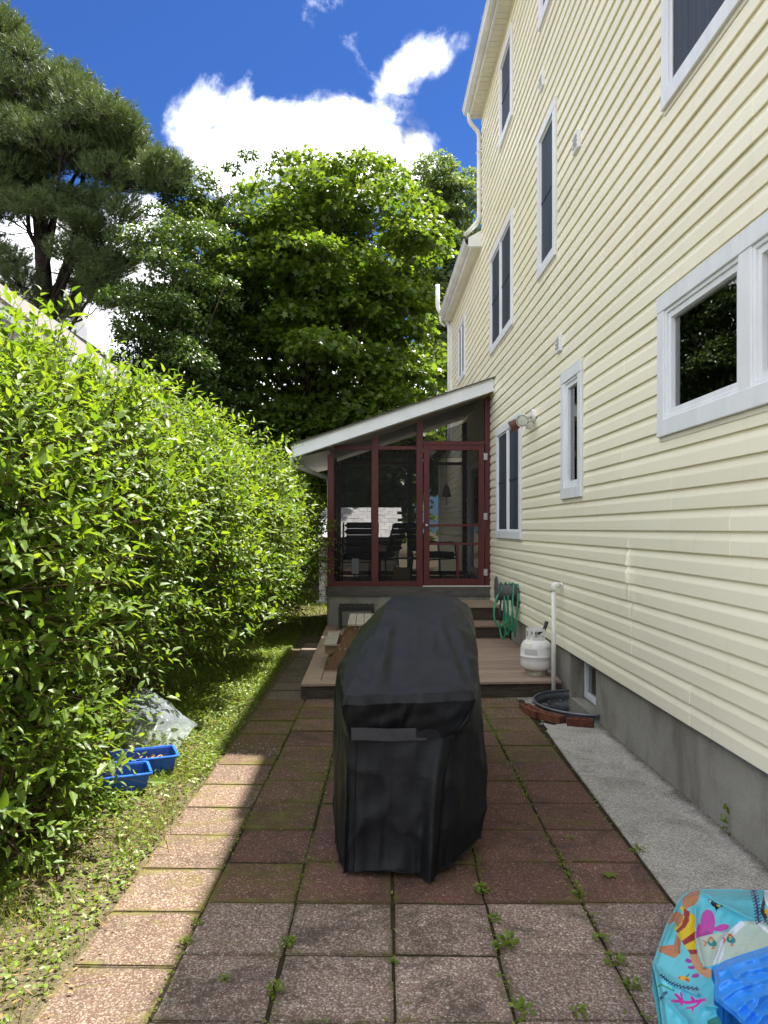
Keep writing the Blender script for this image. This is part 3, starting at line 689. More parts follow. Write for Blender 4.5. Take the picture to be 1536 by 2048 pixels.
# ------------------------------------------------------------------ screened porch
YP, YB = 11.45, 14.3
porch = thing('porch', 'screened porch with dark red posts and a sloping white-edged roof', 'porch', (.6, YP, 0))
def zroof(x): return 2.68 + (x + .58) * .363           # underside of the roof
FZ = .70
MB().box(-.605, 1.845, YP + .02, YB, -.1, .562).build('foundation_wall', 'porch_concrete', porch)
MB().box(-.64, 1.815, YP - .015, YP + .12, .566, .706).build('sill_beam', 'sill_wood', porch, bevel=.004)
MB().box(.80, 1.80, YP - .019, YP + .1, .7065, .719).build('door_threshold', 'white_metal', porch)
for k in range(20):
    y0 = YP + .12 + k * .1365; MB().box(-.6, 1.84, y0, y0 + .133, .63, FZ).build('floor_board', 'wood_floor', porch)
PX = [(-.618, -.521), (.037, .141), (.707, .804), (1.727, 1.812)]
def post(x0, x1, y0, y1, m='red_paint', z0=.707):
    mb = MB(); za, zb = zroof(x0) - .004, zroof(x1) - .004
    mb.add([(x0, y0, z0), (x1, y0, z0), (x1, y1, z0), (x0, y1, z0), (x0, y0, za), (x1, y0, zb), (x1, y1, zb), (x0, y1, za)],
           [(0, 3, 2, 1), (4, 5, 6, 7), (0, 1, 5, 4), (1, 2, 6, 5), (2, 3, 7, 6), (3, 0, 4, 7)])
    return mb.build('post', m, porch, bevel=.004)
for x0, x1 in PX:
    post(x0, x1, YP, YP + .09); post(x0, x1, YB - .09, YB)
for yy in (12.4, 13.35): post(-.61, -.52, yy, yy + .09)
MB().box(-.619, -.520, YP - .003, YP + .093, .7075, .71).build('post_foot', 'red_paint', porch)
def rail(x0, x1, y0, y1, z0, z1, m='red_paint'): return MB().box(x0, x1, y0, y1, z0, z1).build('rail', m, porch, bevel=.003)
for (a, c) in ((PX[0][1], PX[1][0]), (PX[1][1], PX[2][0])):
    for y in (YP, YB - .07):
        rail(a, c, y + .012, y + .06, .707, .785); rail(a, c, y + .012, y + .06, 2.745, 2.80)
rail(PX[2][1], PX[3][0], YP + .012, YP + .06, 2.815, 2.872)
rail(PX[2][1], PX[3][0], YB - .06, YB - .012, .707, .785); rail(PX[2][1], PX[3][0], YB - .06, YB - .012, 2.745, 2.80)
for a, c in ((YP + .09, 12.4), (12.49, 13.35), (13.44, YB - .09)):
    rail(-.595, -.545, a, c, .707, .785); rail(-.595, -.545, a, c, 2.60, 2.66)
# screens
def screen(vs): 
    mb = MB(); mb.add(vs, [(0, 1, 2, 3)]); return mb.build('screen', 'porch_screen', porch)
for y in (YP + .04, YB - .04):
    for (a, c) in ((PX[0][1], PX[1][0]), (PX[1][1], PX[2][0])):
        screen([(a, y, .785), (c, y, .785), (c, y, 2.745), (a, y, 2.745)])
        if zroof(a) > 2.80 or zroof(c) > 2.82: screen([(a, y, 2.80), (c, y, 2.80), (c, y, max(2.801, zroof(c))), (a, y, max(2.801, zroof(a)))])
    a, c = PX[2][1], PX[3][0]
    screen([(a, y, 2.872), (c, y, 2.872), (c, y, zroof(c)), (a, y, zroof(a))])
screen([(PX[2][1], YB - .04, .785), (PX[3][0], YB - .04, .785), (PX[3][0], YB - .04, 2.745), (PX[2][1], YB - .04, 2.745)])
for a, c in ((YP + .09, 12.4), (12.49, 13.35), (13.44, YB - .09)): screen([(-.57, a, .785), (-.57, c, .785), (-.57, c, 2.60), (-.57, a, 2.60)])
# door leaf
dx0, dx1, dz0, dz1 = .815, 1.716, .722, 2.81
mb = MB(); yf0, yf1 = YP - .012, YP + .03
mb.box(dx0, dx0 + .085, yf0, yf1, dz0, dz1); mb.box(dx1 - .085, dx1, yf0, yf1, dz0, dz1)
mb.box(dx0 + .085, dx1 - .085, yf0, yf1, dz0, dz0 + .10); mb.box(dx0 + .085, dx1 - .085, yf0, yf1, dz1 - .075, dz1)
door = mb.build('door', 'red_paint', porch, bevel=.003)
for zz in (1.60, 1.325): MB().box(dx0 + .085, dx1 - .085, yf0 + .006, yf1 - .004, zz, zz + .034).build('glazing_bar', 'red_paint', door, bevel=.002)
MB().box(1.31, 1.342, yf0 + .006, yf1 - .004, dz0 + .10, 1.325).build('glazing_bar', 'red_paint', door, bevel=.002)
mb = MB(); mb.add([(dx0 + .085, YP + .02, dz0 + .1), (dx1 - .085, YP + .02, dz0 + .1), (dx1 - .085, YP + .02, dz1 - .075), (dx0 + .085, YP + .02, dz1 - .075)], [(0, 1, 2, 3)]); mb.build('door_screen', 'porch_screen', door)
mb = MB(); c = Vector((dx0 + .04, yf0, 1.615)); mb.tube([c, c + Vector((0, -.03, 0)), c + Vector((0, -.04, 0)), c + Vector((0, -.062, 0)), c + Vector((0, -.07, 0))], [.012, .012, .024, .024, .012], 12); mb.build('door_knob', 'steel', door, smooth=True)
for zz in (2.64, 1.75, .92): MB().box(dx1 - .01, dx1 + .045, yf0 - .006, yf0 - .001, zz - .05, zz + .05).build('hinge', 'steel', door)
# roof
XL = -1.083; YF = 11.1; YR = 14.75
def zf(x): return 2.60 + (x - XL) * .329                # bottom of the fascia
mb = MB()
mb.prism([(XL, zf(XL) + .10), (XW - .02, zf(XW) + .10), (XW - .02, zf(XW) + .178), (XL, zf(XL) + .178)], 'y', YF + .03, YR); mb.build('roof_deck', 'porch_ceiling', porch)
mb = MB(); mb.prism([(XL - .03, zf(XL) + .170), (XW - .016, zf(XW) + .184), (XW - .016, zf(XW) + .205), (XL - .03, zf(XL) + .190)], 'y', YF - .035, YR + .03); mb.build('roof_shingles', 'shingle', porch)
mb = MB(); mb.prism([(XL, zf(XL)), (XW - .018, zf(XW)), (XW - .018, zf(XW) + .165), (XL, zf(XL) + .165)], 'y', YF, YF + .028); mb.build('fascia', 'white_trim', porch, bevel=.003)
mb = MB(); mb.prism([(XL - .004, zf(XL) + .166), (XW - .018, zf(XW) + .166), (XW - .018, zf(XW) + .183), (XL - .004, zf(XL) + .183)], 'y', YF - .012, YF + .028); mb.build('drip_edge', 'white_metal', porch)
n = 26
for k in range(n):                                     # soffit boards under the front overhang
    a = XL + (XW - .02 - XL) * k / n; c = XL + (XW - .02 - XL) * (k + 1) / n - .004
    mb = MB(); mb.add([(a, YF + .03, zf(a) + .02), (c, YF + .03, zf(c) + .02), (c, YP, zf(c) + .02), (a, YP, zf(a) + .02), (a, YF + .03, zf(a) + .03), (c, YF + .03, zf(c) + .03), (c, YP, zf(c) + .03), (a, YP, zf(a) + .03)],
                      [(0, 3, 2, 1), (4, 5, 6, 7), (0, 1, 5, 4), (1, 2, 6, 5), (2, 3, 7, 6), (3, 0, 4, 7)]); mb.build('soffit_board', 'soffit_vinyl', porch)
for k in range(20):                                    # soffit boards under the left overhang
    y0 = YP + .01 + k * .162; x0, x1 = XL, -.60
    mb = MB(); mb.add([(x0, y0, zf(x0) + .02), (x1, y0, zf(x1) - .02), (x1, y0 + .157, zf(x1) - .02), (x0, y0 + .157, zf(x0) + .02)], [(0, 1, 2, 3)]); mb.build('soffit_board', 'soffit_vinyl', porch)
MB().box(XL - .022, XL - .002, YF, YR, zf(XL) + .0, zf(XL) + .165).build('fascia', 'white_trim', porch)
gutter(YF - .03, YR, XL - .125, zf(XL) + .16, porch)
pipe(rnd_path([(XL - .07, 11.5, 2.66), (XL - .07, 11.5, 2.52), (-.632, 12.2, 2.36), (-.632, 12.2, 1.2), (-.632, 12.2, .05)], .09), .034, parent=porch)

# things in the porch ------------------------------------------------
def cushion(mb, x0, x1, y0, y1, z0, z1): mb.box(x0, x1, y0, y1, z0, z1)
def make_chair(label):
    t = thing('patio_chair', label, 'chair', (0, 0, 0), 'black patio chairs inside the porch')
    for sx in (-1, 1):
        mb = MB(); mb.tube(rnd_path([(sx * .29, -.30, 0), (sx * .29, -.28, .40), (sx * .29, -.24, .62)], .05), .014, 8); mb.build('leg', 'black_metal', t, smooth=True)
        mb = MB(); mb.tube(rnd_path([(sx * .29, .30, 0), (sx * .27, .26, .38), (sx * .27, .42, .95)], .05), .014, 8); mb.build('leg', 'black_metal', t, smooth=True)
        mb = MB(); mb.tube(rnd_path([(sx * .29, -.30, .58), (sx * .30, -.20, .635), (sx * .30, .15, .62), (sx * .275, .32, .60)], .06), .02, 8); mb.build('armrest', 'black_metal', t, smooth=True)
    mb = MB(); mb.tube([(-.29, -.28, .36), (.29, -.28, .36), (.27, .27, .34), (-.27, .27, .34), (-.29, -.28, .36)], .012, 6); mb.build('seat_frame', 'black_metal', t, smooth=True)
    MB().box(-.265, .265, -.30, .24, .37, .47).build('seat', 'black_cushion', t, bevel=.035, seg=3)
    for k in range(5):
        z0 = .48 + k * .098; y0 = .235 + k * .030
        mb = MB(); mb.add([(-.25, y0, z0), (.25, y0, z0), (.25, y0 + .12, z0), (-.25, y0 + .12, z0), (-.25, y0 + .03, z0 + .093), (.25, y0 + .03, z0 + .093), (.25, y0 + .15, z0 + .093), (-.25, y0 + .15, z0 + .093)],
                          [(0, 3, 2, 1), (4, 5, 6, 7), (0, 1, 5, 4), (1, 2, 6, 5), (2, 3, 7, 6), (3, 0, 4, 7)])
        mb.build('back_cushion', 'black_cushion', t, bevel=.03, seg=3)
    return t
def copy_tree(o, parent=None):
    c = o.copy(); C.objects.link(c)
    if parent is not None: c.parent = parent
    for ch in list(o.children): copy_tree(ch, c)
    return c
ch = make_chair('black cushioned porch chair with a ribbed back turned to the yard')
ch.location = (-.17, 12.35, FZ); ch.rotation_euler = (0, 0, R(186))
tg = MB().box(.02, .13, .28, .284, .16, .40).build('tag', 'white_trim', ch)
c2 = copy_tree(ch); c2.location = (.15, 13.4, FZ); c2.rotation_euler = (0, 0, R(-115)); c2['label'] = 'black porch chair behind the middle red post, facing the door side'
c3 = copy_tree(ch); c3.location = (1.12, 13.3, FZ); c3.rotation_euler = (0, 0, R(115)); c3['label'] = 'black porch chair behind the door, facing the hedge side'
for c_ in (c2, c3):
    for k in list(c_.children):
        if k.name.startswith('tag'): bpy.data.objects.remove(k)
pt = thing('porch_table', 'low dark table on the porch floor between the chairs', 'table', (.6, 13.75, FZ))
MB().box(.15, 1.0, 13.5, 13.95, FZ + .33, FZ + .36).build('tabletop', 'galvanised', pt, bevel=.004)
for x in (.19, .96):
    for y in (13.54, 13.9): MB().box(x - .02, x + .02, y - .02, y + .02, FZ, FZ + .33).build('leg', 'black_metal', pt)
o = MB().box(.42, .70, 13.05, 13.3, FZ + .001, FZ + .2).build('wooden_box', 'pine_wood', bevel=.004); tag(o, 'small orange-brown wooden box on the porch floor', 'box')
bl = thing('hanging_bell', 'metal bell hanging inside the porch above the door bars', 'bell', (1.30, 12.9, 2.35))
mb = MB(); mb.lathe((1.30, 12.9, 2.10), [(.085, 0), (.075, .03), (.055, .12), (.03, .19), (.01, .21)], 14); mb.build('bell_body', 'bell_metal', bl, smooth=True)
mb = MB(); mb.tube([(1.30, 12.9, 2.3), (1.30, 12.9, 3.3)], .004, 5); mb.build('cord', 'black_metal', bl)
mb = MB(); mb.tube([(1.30, 12.9, 2.10), (1.30, 12.9, 1.97)], .005, 5); mb.build('clapper', 'bell_metal', bl)
hp = MB(); rr = random.Random(3)
N1 = 26; xs = np.linspace(1.36, 1.72, N1); ys = np.linspace(11.75, 12.15, N1); XX, YY = np.meshgrid(xs, ys)
ZZ = FZ + .002 + .14 * np.clip(1 - ((XX - 1.55) / .2) ** 2 - ((YY - 11.95) / .21) ** 2, 0, 1) * (1 + .5 * np.sin(XX * 60 + YY * 20) * np.sin(YY * 47))
idx = np.arange(N1 * N1).reshape(N1, N1)
o = link('cloth_heap', npmesh('cloth_heap', np.stack([XX, YY, ZZ], -1).reshape(-1, 3), np.stack([idx[:-1, :-1], idx[:-1, 1:], idx[1:, 1:], idx[1:, :-1]], -1).ravel(), 4), 'cloth_grey', smooth=True)
tag(o, 'crumpled grey cloth on the porch floor inside the door', 'cloth')

# ------------------------------------------------------------------ shed, neighbour
shed = thing('shed', 'small pale shed with a light shingle roof behind the porch', 'shed', (-.2, 17, 0))
MB().box(-1.02, .60, 16.25, 18.4, 0, 1.36).build('wall', 'shed_wall', shed)
for k in range(9):
    z = .06 + k * .145; mb = MB(); mb.prism([(16.225, z), (16.222, z + .006), (16.243, z + .14), (16.249, z + .14), (16.249, z)], 'x', -.93, .56); mb.build('siding_board', 'shed_wall', shed)
MB().box(-1.05, -.935, 16.20, 16.26, 0, 1.36).build('corner_board', 'white_trim', shed)
MB().box(-1.10, .66, 16.17, 16.24, -.03, .05).build('base_board', 'white_trim', shed)
mb = MB(); mb.prism([(16.1, 1.36), (17.3, 2.0), (18.55, 1.36)], 'x', -1.05, .61); mb.build('roof', 'dark_core', shed)
sm = None; L = math.hypot(1.2, .64); ang = math.atan2(.64, 1.2)
for rr_ in range(8):
    for k in range(9):
        x0 = -1.08 + k * .19 + (.095 if rr_ % 2 else 0); x1 = min(x0 + .186, .63)
        if sm is None:
            mb = MB(); mb.box(0, .184, 0, .20, 0, .012); sm = bpy.data.meshes.new('shingle'); sm.from_pydata(mb.v, [], mb.f)
        t = rr_ * .170; o = link('shingle', sm, 'pale_shingle', shed, (x0, 16.05 + t * math.cos(ang), 1.375 + t * math.sin(ang) + random.uniform(0, .006)))
        o.rotation_euler = (ang - .02, random.uniform(-.01, .01), random.uniform(-.01, .01))

nh = thing('neighbour_house', 'pale neighbouring house showing a sloping white roof edge behind the hedge', 'house', (-6, 12, 0))
XR, ZR = -3.14, 3.20; sl = .745
mb = MB(); mb.prism([(-3.5, 0), (-3.5, ZR + .22), (-6.9, ZR + .22 + 3.4 * sl), (-10.3, ZR + .22), (-10.3, 0)], 'y', 10.3, 19); mb.build('wall', 'neighbour_wall', nh)
mb = MB(); mb.prism([(-3.05, ZR - .13), (-3.05, ZR + .04), (-6.9, ZR + 3.85 * sl), (-10.75, ZR + .04), (-10.75, ZR - .13), (-6.9, ZR - .17 + 3.85 * sl)], 'y', 9.95, 10.0); mb.build('rake_board', 'white_metal', nh)
mb = MB(); mb.prism([(-3.0, ZR + .045), (-6.9, ZR + .045 + 3.9 * sl), (-10.8, ZR + .045), (-10.8, ZR - .02), (-6.9, ZR - .02 + 3.9 * sl), (-3.0, ZR - .02)], 'y', 9.93, 19.2); mb.build('roof', 'shingle', nh)
mb = MB(); mb.prism([(-3.1, ZR - .02), (-6.9, ZR - .04 + 3.8 * sl), (-6.9, ZR - .06 + 3.8 * sl), (-3.1, ZR - .04)], 'y', 10.0, 10.3); mb.build('soffit', 'neighbour_wall', nh)
for k in range(13):
    z = 1.0 + k * .18; 
    mb = MB(); mb.box(-8.5, -3.48 if z < 3.3 else -3.6 - (z - 3.3) / sl, 10.283, 10.299, z, z + .165); mb.build('siding_board', 'neighbour_wall', nh)
mb = MB(); mb.box(-4.95, -4.2, 10.24, 10.28, 2.05, 2.13); mb.box(-4.95, -4.2, 10.24, 10.28, 3.5, 3.58); mb.box(-4.95, -4.87, 10.24, 10.28, 2.13, 3.5); mb.box(-4.28, -4.2, 10.24, 10.28, 2.13, 3.5)
w_ = mb.build('window', 'white_trim', nh); MB().box(-4.87, -4.28, 10.262, 10.27, 2.13, 3.5).build('pane', 'insect_screen', w_)

# ------------------------------------------------------------------ trees
def tree_crown(name, label, base, lumps, leaf_n, lsize, tmpl, mat, trunk_r, trunk_top, flat=.62, droop=.35, group=None, bark='bark', core=None, cat='tree'):
    t = thing(name, label, cat, base, group); bx, by, bz = base
    LC = np.array([l[:3] for l in lumps]); LR = np.array([l[3] for l in lumps])
    pr = LR ** 2 / (LR ** 2).sum(); k = rng.choice(len(lumps), leaf_n, p=pr)
    u = rsphere(leaf_n); u[:, 2] = np.where(u[:, 2] < -.25, -u[:, 2] * .6, u[:, 2]); u = nz(u)
    rad = (.45 + .55 * rng.random(leaf_n) ** .5) * (1 + .12 * rng.normal(size=leaf_n))
    pos_ = LC[k] + u * (LR[k] * rad)[:, None] * np.array([1, 1, flat])
    nrm = u * .45 + np.array([0, 0, .75]) + rng.normal(size=(leaf_n, 3)) * .45
    ax = u * np.array([1, 1, .3]) + rng.normal(size=(leaf_n, 3)) * .6 + np.array([0, 0, -droop])
    Ls = lsize * rng.uniform(.65, 1.25, leaf_n)
    if core is not None:
        cc, cr_, cn = core; q = rsphere(cn) * (rng.random(cn) ** .4)[:, None] * np.array(cr_) + np.array(cc)
        pos_ = np.concatenate([pos_, q]); nrm = np.concatenate([nrm, rng.normal(size=(cn, 3))]); ax = np.concatenate([ax, rng.normal(size=(cn, 3))]); Ls = np.concatenate([Ls, lsize * 1.4 * np.ones(cn)])
    me = leaves_mesh('crown', pos_ - np.array(base), ax, nrm, Ls, Ls * (.95 if tmpl is MAPLE else .62), tmpl)
    cr = link('crown', me, mat, t); tag(cr, kind='stuff')
    mb = MB(); top = Vector(trunk_top); bs = Vector(base)
    pts = [bs.lerp(top, i / 6) + Vector((random.uniform(-.08, .08), random.uniform(-.08, .08), 0)) * (1 if 0 < i else 0) for i in range(7)]
    mb.tube(pts, [trunk_r * (1 - .8 * i / 6) for i in range(7)], 10); mb.build('trunk', bark, t, smooth=True)
    mb = MB()
    for l in lumps[::2]:
        c = Vector(l[:3]); f = max(.15, min(.9, (c.z - bz) / max(.1, top.z - bz) * .75 - .08)); a = bs.lerp(top, f)
        mid = a.lerp(c, .5) + Vector((0, 0, -.25)); r0 = trunk_r * .35 * (1 - f * .6)
        mb.tube([a, mid, c], [r0, r0 * .6, .012], 6)
    mb.build('limbs', bark, t, smooth=True)
    return t
def shell_lumps(c, r, n, rl, power=2.3, lo=.55, hi=.95, zmin=None):
    out = []
    while len(out) < n:
        u = rsphere(1)[0]; s = (abs(u[0]) ** power + abs(u[1]) ** power + abs(u[2]) ** power) ** (-1 / power)
        f = random.uniform(lo, hi); rad = random.uniform(*rl)
        p = np.array(c) + u * s * (np.array(r) - rad * .8) * f
        if zmin is not None and p[2] < zmin: continue
        out.append((p[0], p[1], p[2], rad))
    return out
tree_crown('maple_tree', 'broad dark-green maple filling the view behind the porch', (-1.7, 21.6, 0),
           shell_lumps((-1.6, 21.3, 6.4), (4.4, 3.4, 5.6), 210, (.38, .95), 2.7, .60, 1.05) + shell_lumps((-1.2, 20.6, 3.2), (3.6, 2.4, 2.2), 40, (.6, 1.0), 2.3),
           84000, .16, MAPLE, 'maple_leaf', .30, (-1.8, 21.5, 9.5), core=((-1.8, 21.6, 6.0), (3.0, 2.4, 4.6), 7000))
tree_crown('leafy_tree', 'lighter small-leaved tree at the left edge of the maple', (-4.6, 17.8, 0),
           shell_lumps((-4.65, 17.8, 5.3), (1.75, 1.5, 4.2), 84, (.30, .65), 2.3, .6, 1.0),
           42000, .095, LEAF4, 'small_leaf', .14, (-4.5, 17.8, 8.5), core=((-4.5, 17.8, 5.2), (1.0, .9, 3.4), 2500))
tree_crown('cherry_tree', 'slim leafy tree with pointed top shoots between pine and maple', (-3.9, 19.6, 0),
           shell_lumps((-4.1, 19.6, 6.8), (1.7, 1.3, 4.1), 66, (.3, .62), 2.2, .6, 1.0) + [(-3.5 + i * .42, 19.7, 10.75 + (i % 2) * .35, .24) for i in range(4)],
           30000, .105, LEAF4, 'small_leaf', .12, (-3.9, 19.6, 10), core=((-3.9, 19.6, 6.6), (.8, .8, 3.2), 1500))
tree_crown('poplar_tree', 'tall pale-green tree beside the upper house wall', (3.3, 32, 0),
           shell_lumps((3.3, 32, 12.2), (2.6, 1.9, 6.3), 84, (.5, .95), 2.2, .5, 1.0),
           46000, .17, LEAF4, 'poplar_leaf', .22, (3.3, 32, 17), core=((3.2, 32, 12), (1.3, 1.2, 5), 1500))
# pine: boughs with tufts of needles
def pine():
    base = (-8.7, 20.5, 0); t = thing('pine_tree', 'tall dark white pine with bare inner limbs at the left', 'tree', base)
    cl = []
    def put(n, x0, x1, yf0, yf1, r, d=(18.6, 22.4)):
        for _ in range(n):
            px = random.uniform(x0, x1); f = (px - x0) / max(1, x1 - x0); py = random.uniform(yf0(px), yf1(px)); Y = random.uniform(*d)
            cl.append((P(px, py, Y), random.uniform(*r)))
    top = lambda x: 20 + (x + 0) * .86 if x < 250 else 235 + (x - 250) * 1.0
    put(150, -90, 250, lambda x: max(-160, top(x) + 20), lambda x: 350, (.30, .60))
    put(40, 220, 340, lambda x: top(x) + 20, lambda x: 375, (.24, .42))
    put(12, 300, 352, lambda x: 315 + (x - 300) * .4, lambda x: 365, (.22, .36))
    put(10, -60, 60, lambda x: 340, lambda x: 400, (.4, .6))
    put(30, 120, 250, lambda x: 400, lambda x: 560, (.28, .46)); put(12, 150, 235, lambda x: 550, lambda x: 620, (.26, .40)); put(16, -60, 40, lambda x: 360, lambda x: 640, (.28, .46)); put(12, 90, 170, lambda x: 380, lambda x: 460, (.24, .38))
    put(7, 60, 175, lambda x: 600, lambda x: 660, (.35, .5)); put(6, -40, 40, lambda x: 470, lambda x: 620, (.35, .55)); put(5, 60, 150, lambda x: 400, lambda x: 440, (.3, .45))
    A, Bv, ra, rb, PO, DI = [], [], [], [], [], []
    trunk = [Vector(base), Vector((-8.75, 20.5, 4)), Vector((-8.65, 20.5, 8)), Vector((-8.9, 20.5, 11.5)), Vector((-9.3, 20.5, 14.2))]
    lead = [Vector((-8.66, 20.5, 7.0)), Vector((-8.0, 20.4, 8.4)), Vector((-7.75, 20.4, 9.6)), Vector((-7.5, 20.4, 11.5))]
    mb = MB(); mb.tube(trunk, [.30, .26, .21, .15, .05], 10); mb.tube(lead, [.15, .12, .09, .05], 8); mb.build('trunk', 'pine_bark', t, smooth=True)
    mb = MB(); hubs = []
    for px, py, Y, zt in ((250, 330, 20, 7.6), (180, 250, 21.5, 9.0), (90, 200, 20, 9.8), (200, 380, 19.4, 7.2), (150, 470, 20, 6.4), (215, 500, 20.6, 6.9), (20, 300, 20, 8.8), (-40, 180, 20, 9.5), (40, 90, 20.5, 11.5), (120, 320, 18.9, 8.2), (100, 620, 20, 5.2), (190, 580, 20.3, 5.8), (-10, 540, 20, 6.0), (100, 420, 21.5, 7.4)):
        c = P(px, py, Y); i = min(3, sum(zt > t_.z for t_ in trunk[1:4])); f = (zt - trunk[i].z) / (trunk[i + 1].z - trunk[i].z); a = trunk[i].lerp(trunk[i + 1], f)
        m1 = a.lerp(c, .35) + Vector((random.uniform(-.2, .2), 0, random.uniform(-.35, -.05))); m2 = a.lerp(c, .7) + Vector((random.uniform(-.2, .2), 0, random.uniform(-.25, .2)))
        mb.tube([a, m1, m2, c], [.085, .065, .045, .022], 6); hubs += [m1, m2, c]
    for c, r in cl:
        a = min(hubs, key=lambda h: (h - c).length + (1.5 if h.z > c.z + .3 else 0)); mid = a.lerp(c, .5) + Vector((random.uniform(-.15, .15), 0, random.uniform(-.2, .05)))
        if (c - a).length > 2.2: a = a.lerp(c, .4)
        mb.tube([a, mid, c], [.020, .014, .008], 4)
        n = int(165 * (r / .55) ** 2) + 12
        u = rsphere(n); q = np.array(c) + u * (r * (.35 + .65 * rng.random(n) ** .6))[:, None] * np.array([1.1, 1.1, .62])
        d = nz(u * np.array([1, 1, .5]) + np.array([0, 0, .75]) + np.array((c - a).normalized()) * .4 + rng.normal(size=(n, 3)) * .2)
        PO.append(q); DI.append(d)
        # twiglets
        kk = n // 4; A.append(np.repeat(np.array(c)[None], kk, 0)); Bv.append(q[:kk])
    mb.build('limbs', 'pine_bark', t, smooth=True)
    PO = np.concatenate(PO); DI = np.concatenate(DI); nn = 15; N = len(PO)
    off = rng.random((N, nn, 1)) * .22; base_p = PO[:, None] + DI[:, None] * off
    nd = nz(DI[:, None] * .85 + rng.normal(size=(N, nn, 3)) * .42).reshape(-1, 3); bp = base_p.reshape(-1, 3)
    sd = nz(np.cross(nd, rng.normal(size=nd.shape))); L = rng.uniform(.12, .19, len(nd))[:, None]; wd = .0085
    V = np.stack([bp - sd * wd, bp + sd * wd, bp + nd * L], 1).reshape(-1, 3) - np.array(base)
    # all needles of a tuft share one island by a common root vertex chain is not needed: colour varies per needle
    o = link('needles', npmesh('needles', V, np.arange(len(V)), 3), 'pine_needle', t); tag(o, kind='stuff')
    A = np.concatenate(A); Bv = np.concatenate(Bv); V, FI = stick_mesh(A, Bv, np.full(len(A), .012), np.full(len(A), .004))
    o = link('twigs', npmesh('twigs', V - np.array(base), FI, 4), 'pine_bark', t); tag(o, kind='stuff')
pine()
# wood beyond, too far to pick single trees apart
def far_wood():
    pos_ = []; LS = []
    for k in range(60):
        x = random.uniform(-40, 40); y = random.uniform(44, 58); h = random.uniform(9, 13); n = 420
        u = rsphere(n); pos_.append(np.array([x, y, h * .5]) + u * np.array([2.6, 2.6, h * .5]) * (.6 + .4 * rng.random((n, 1)))); LS.append(np.full(n, .55))
    q = np.concatenate(pos_); n = len(q)
    o = link('far_wood', leaves_mesh('far_wood', q, rng.normal(size=(n, 3)), rng.normal(size=(n, 3)) + np.array([0, 0, .8]), np.concatenate(LS) * rng.uniform(.6, 1.2, n), np.concatenate(LS) * .7, MAPLE), 'maple_leaf')
    tag(o, 'dark mass of distant trees behind everything', 'trees', kind='stuff')
far_wood()

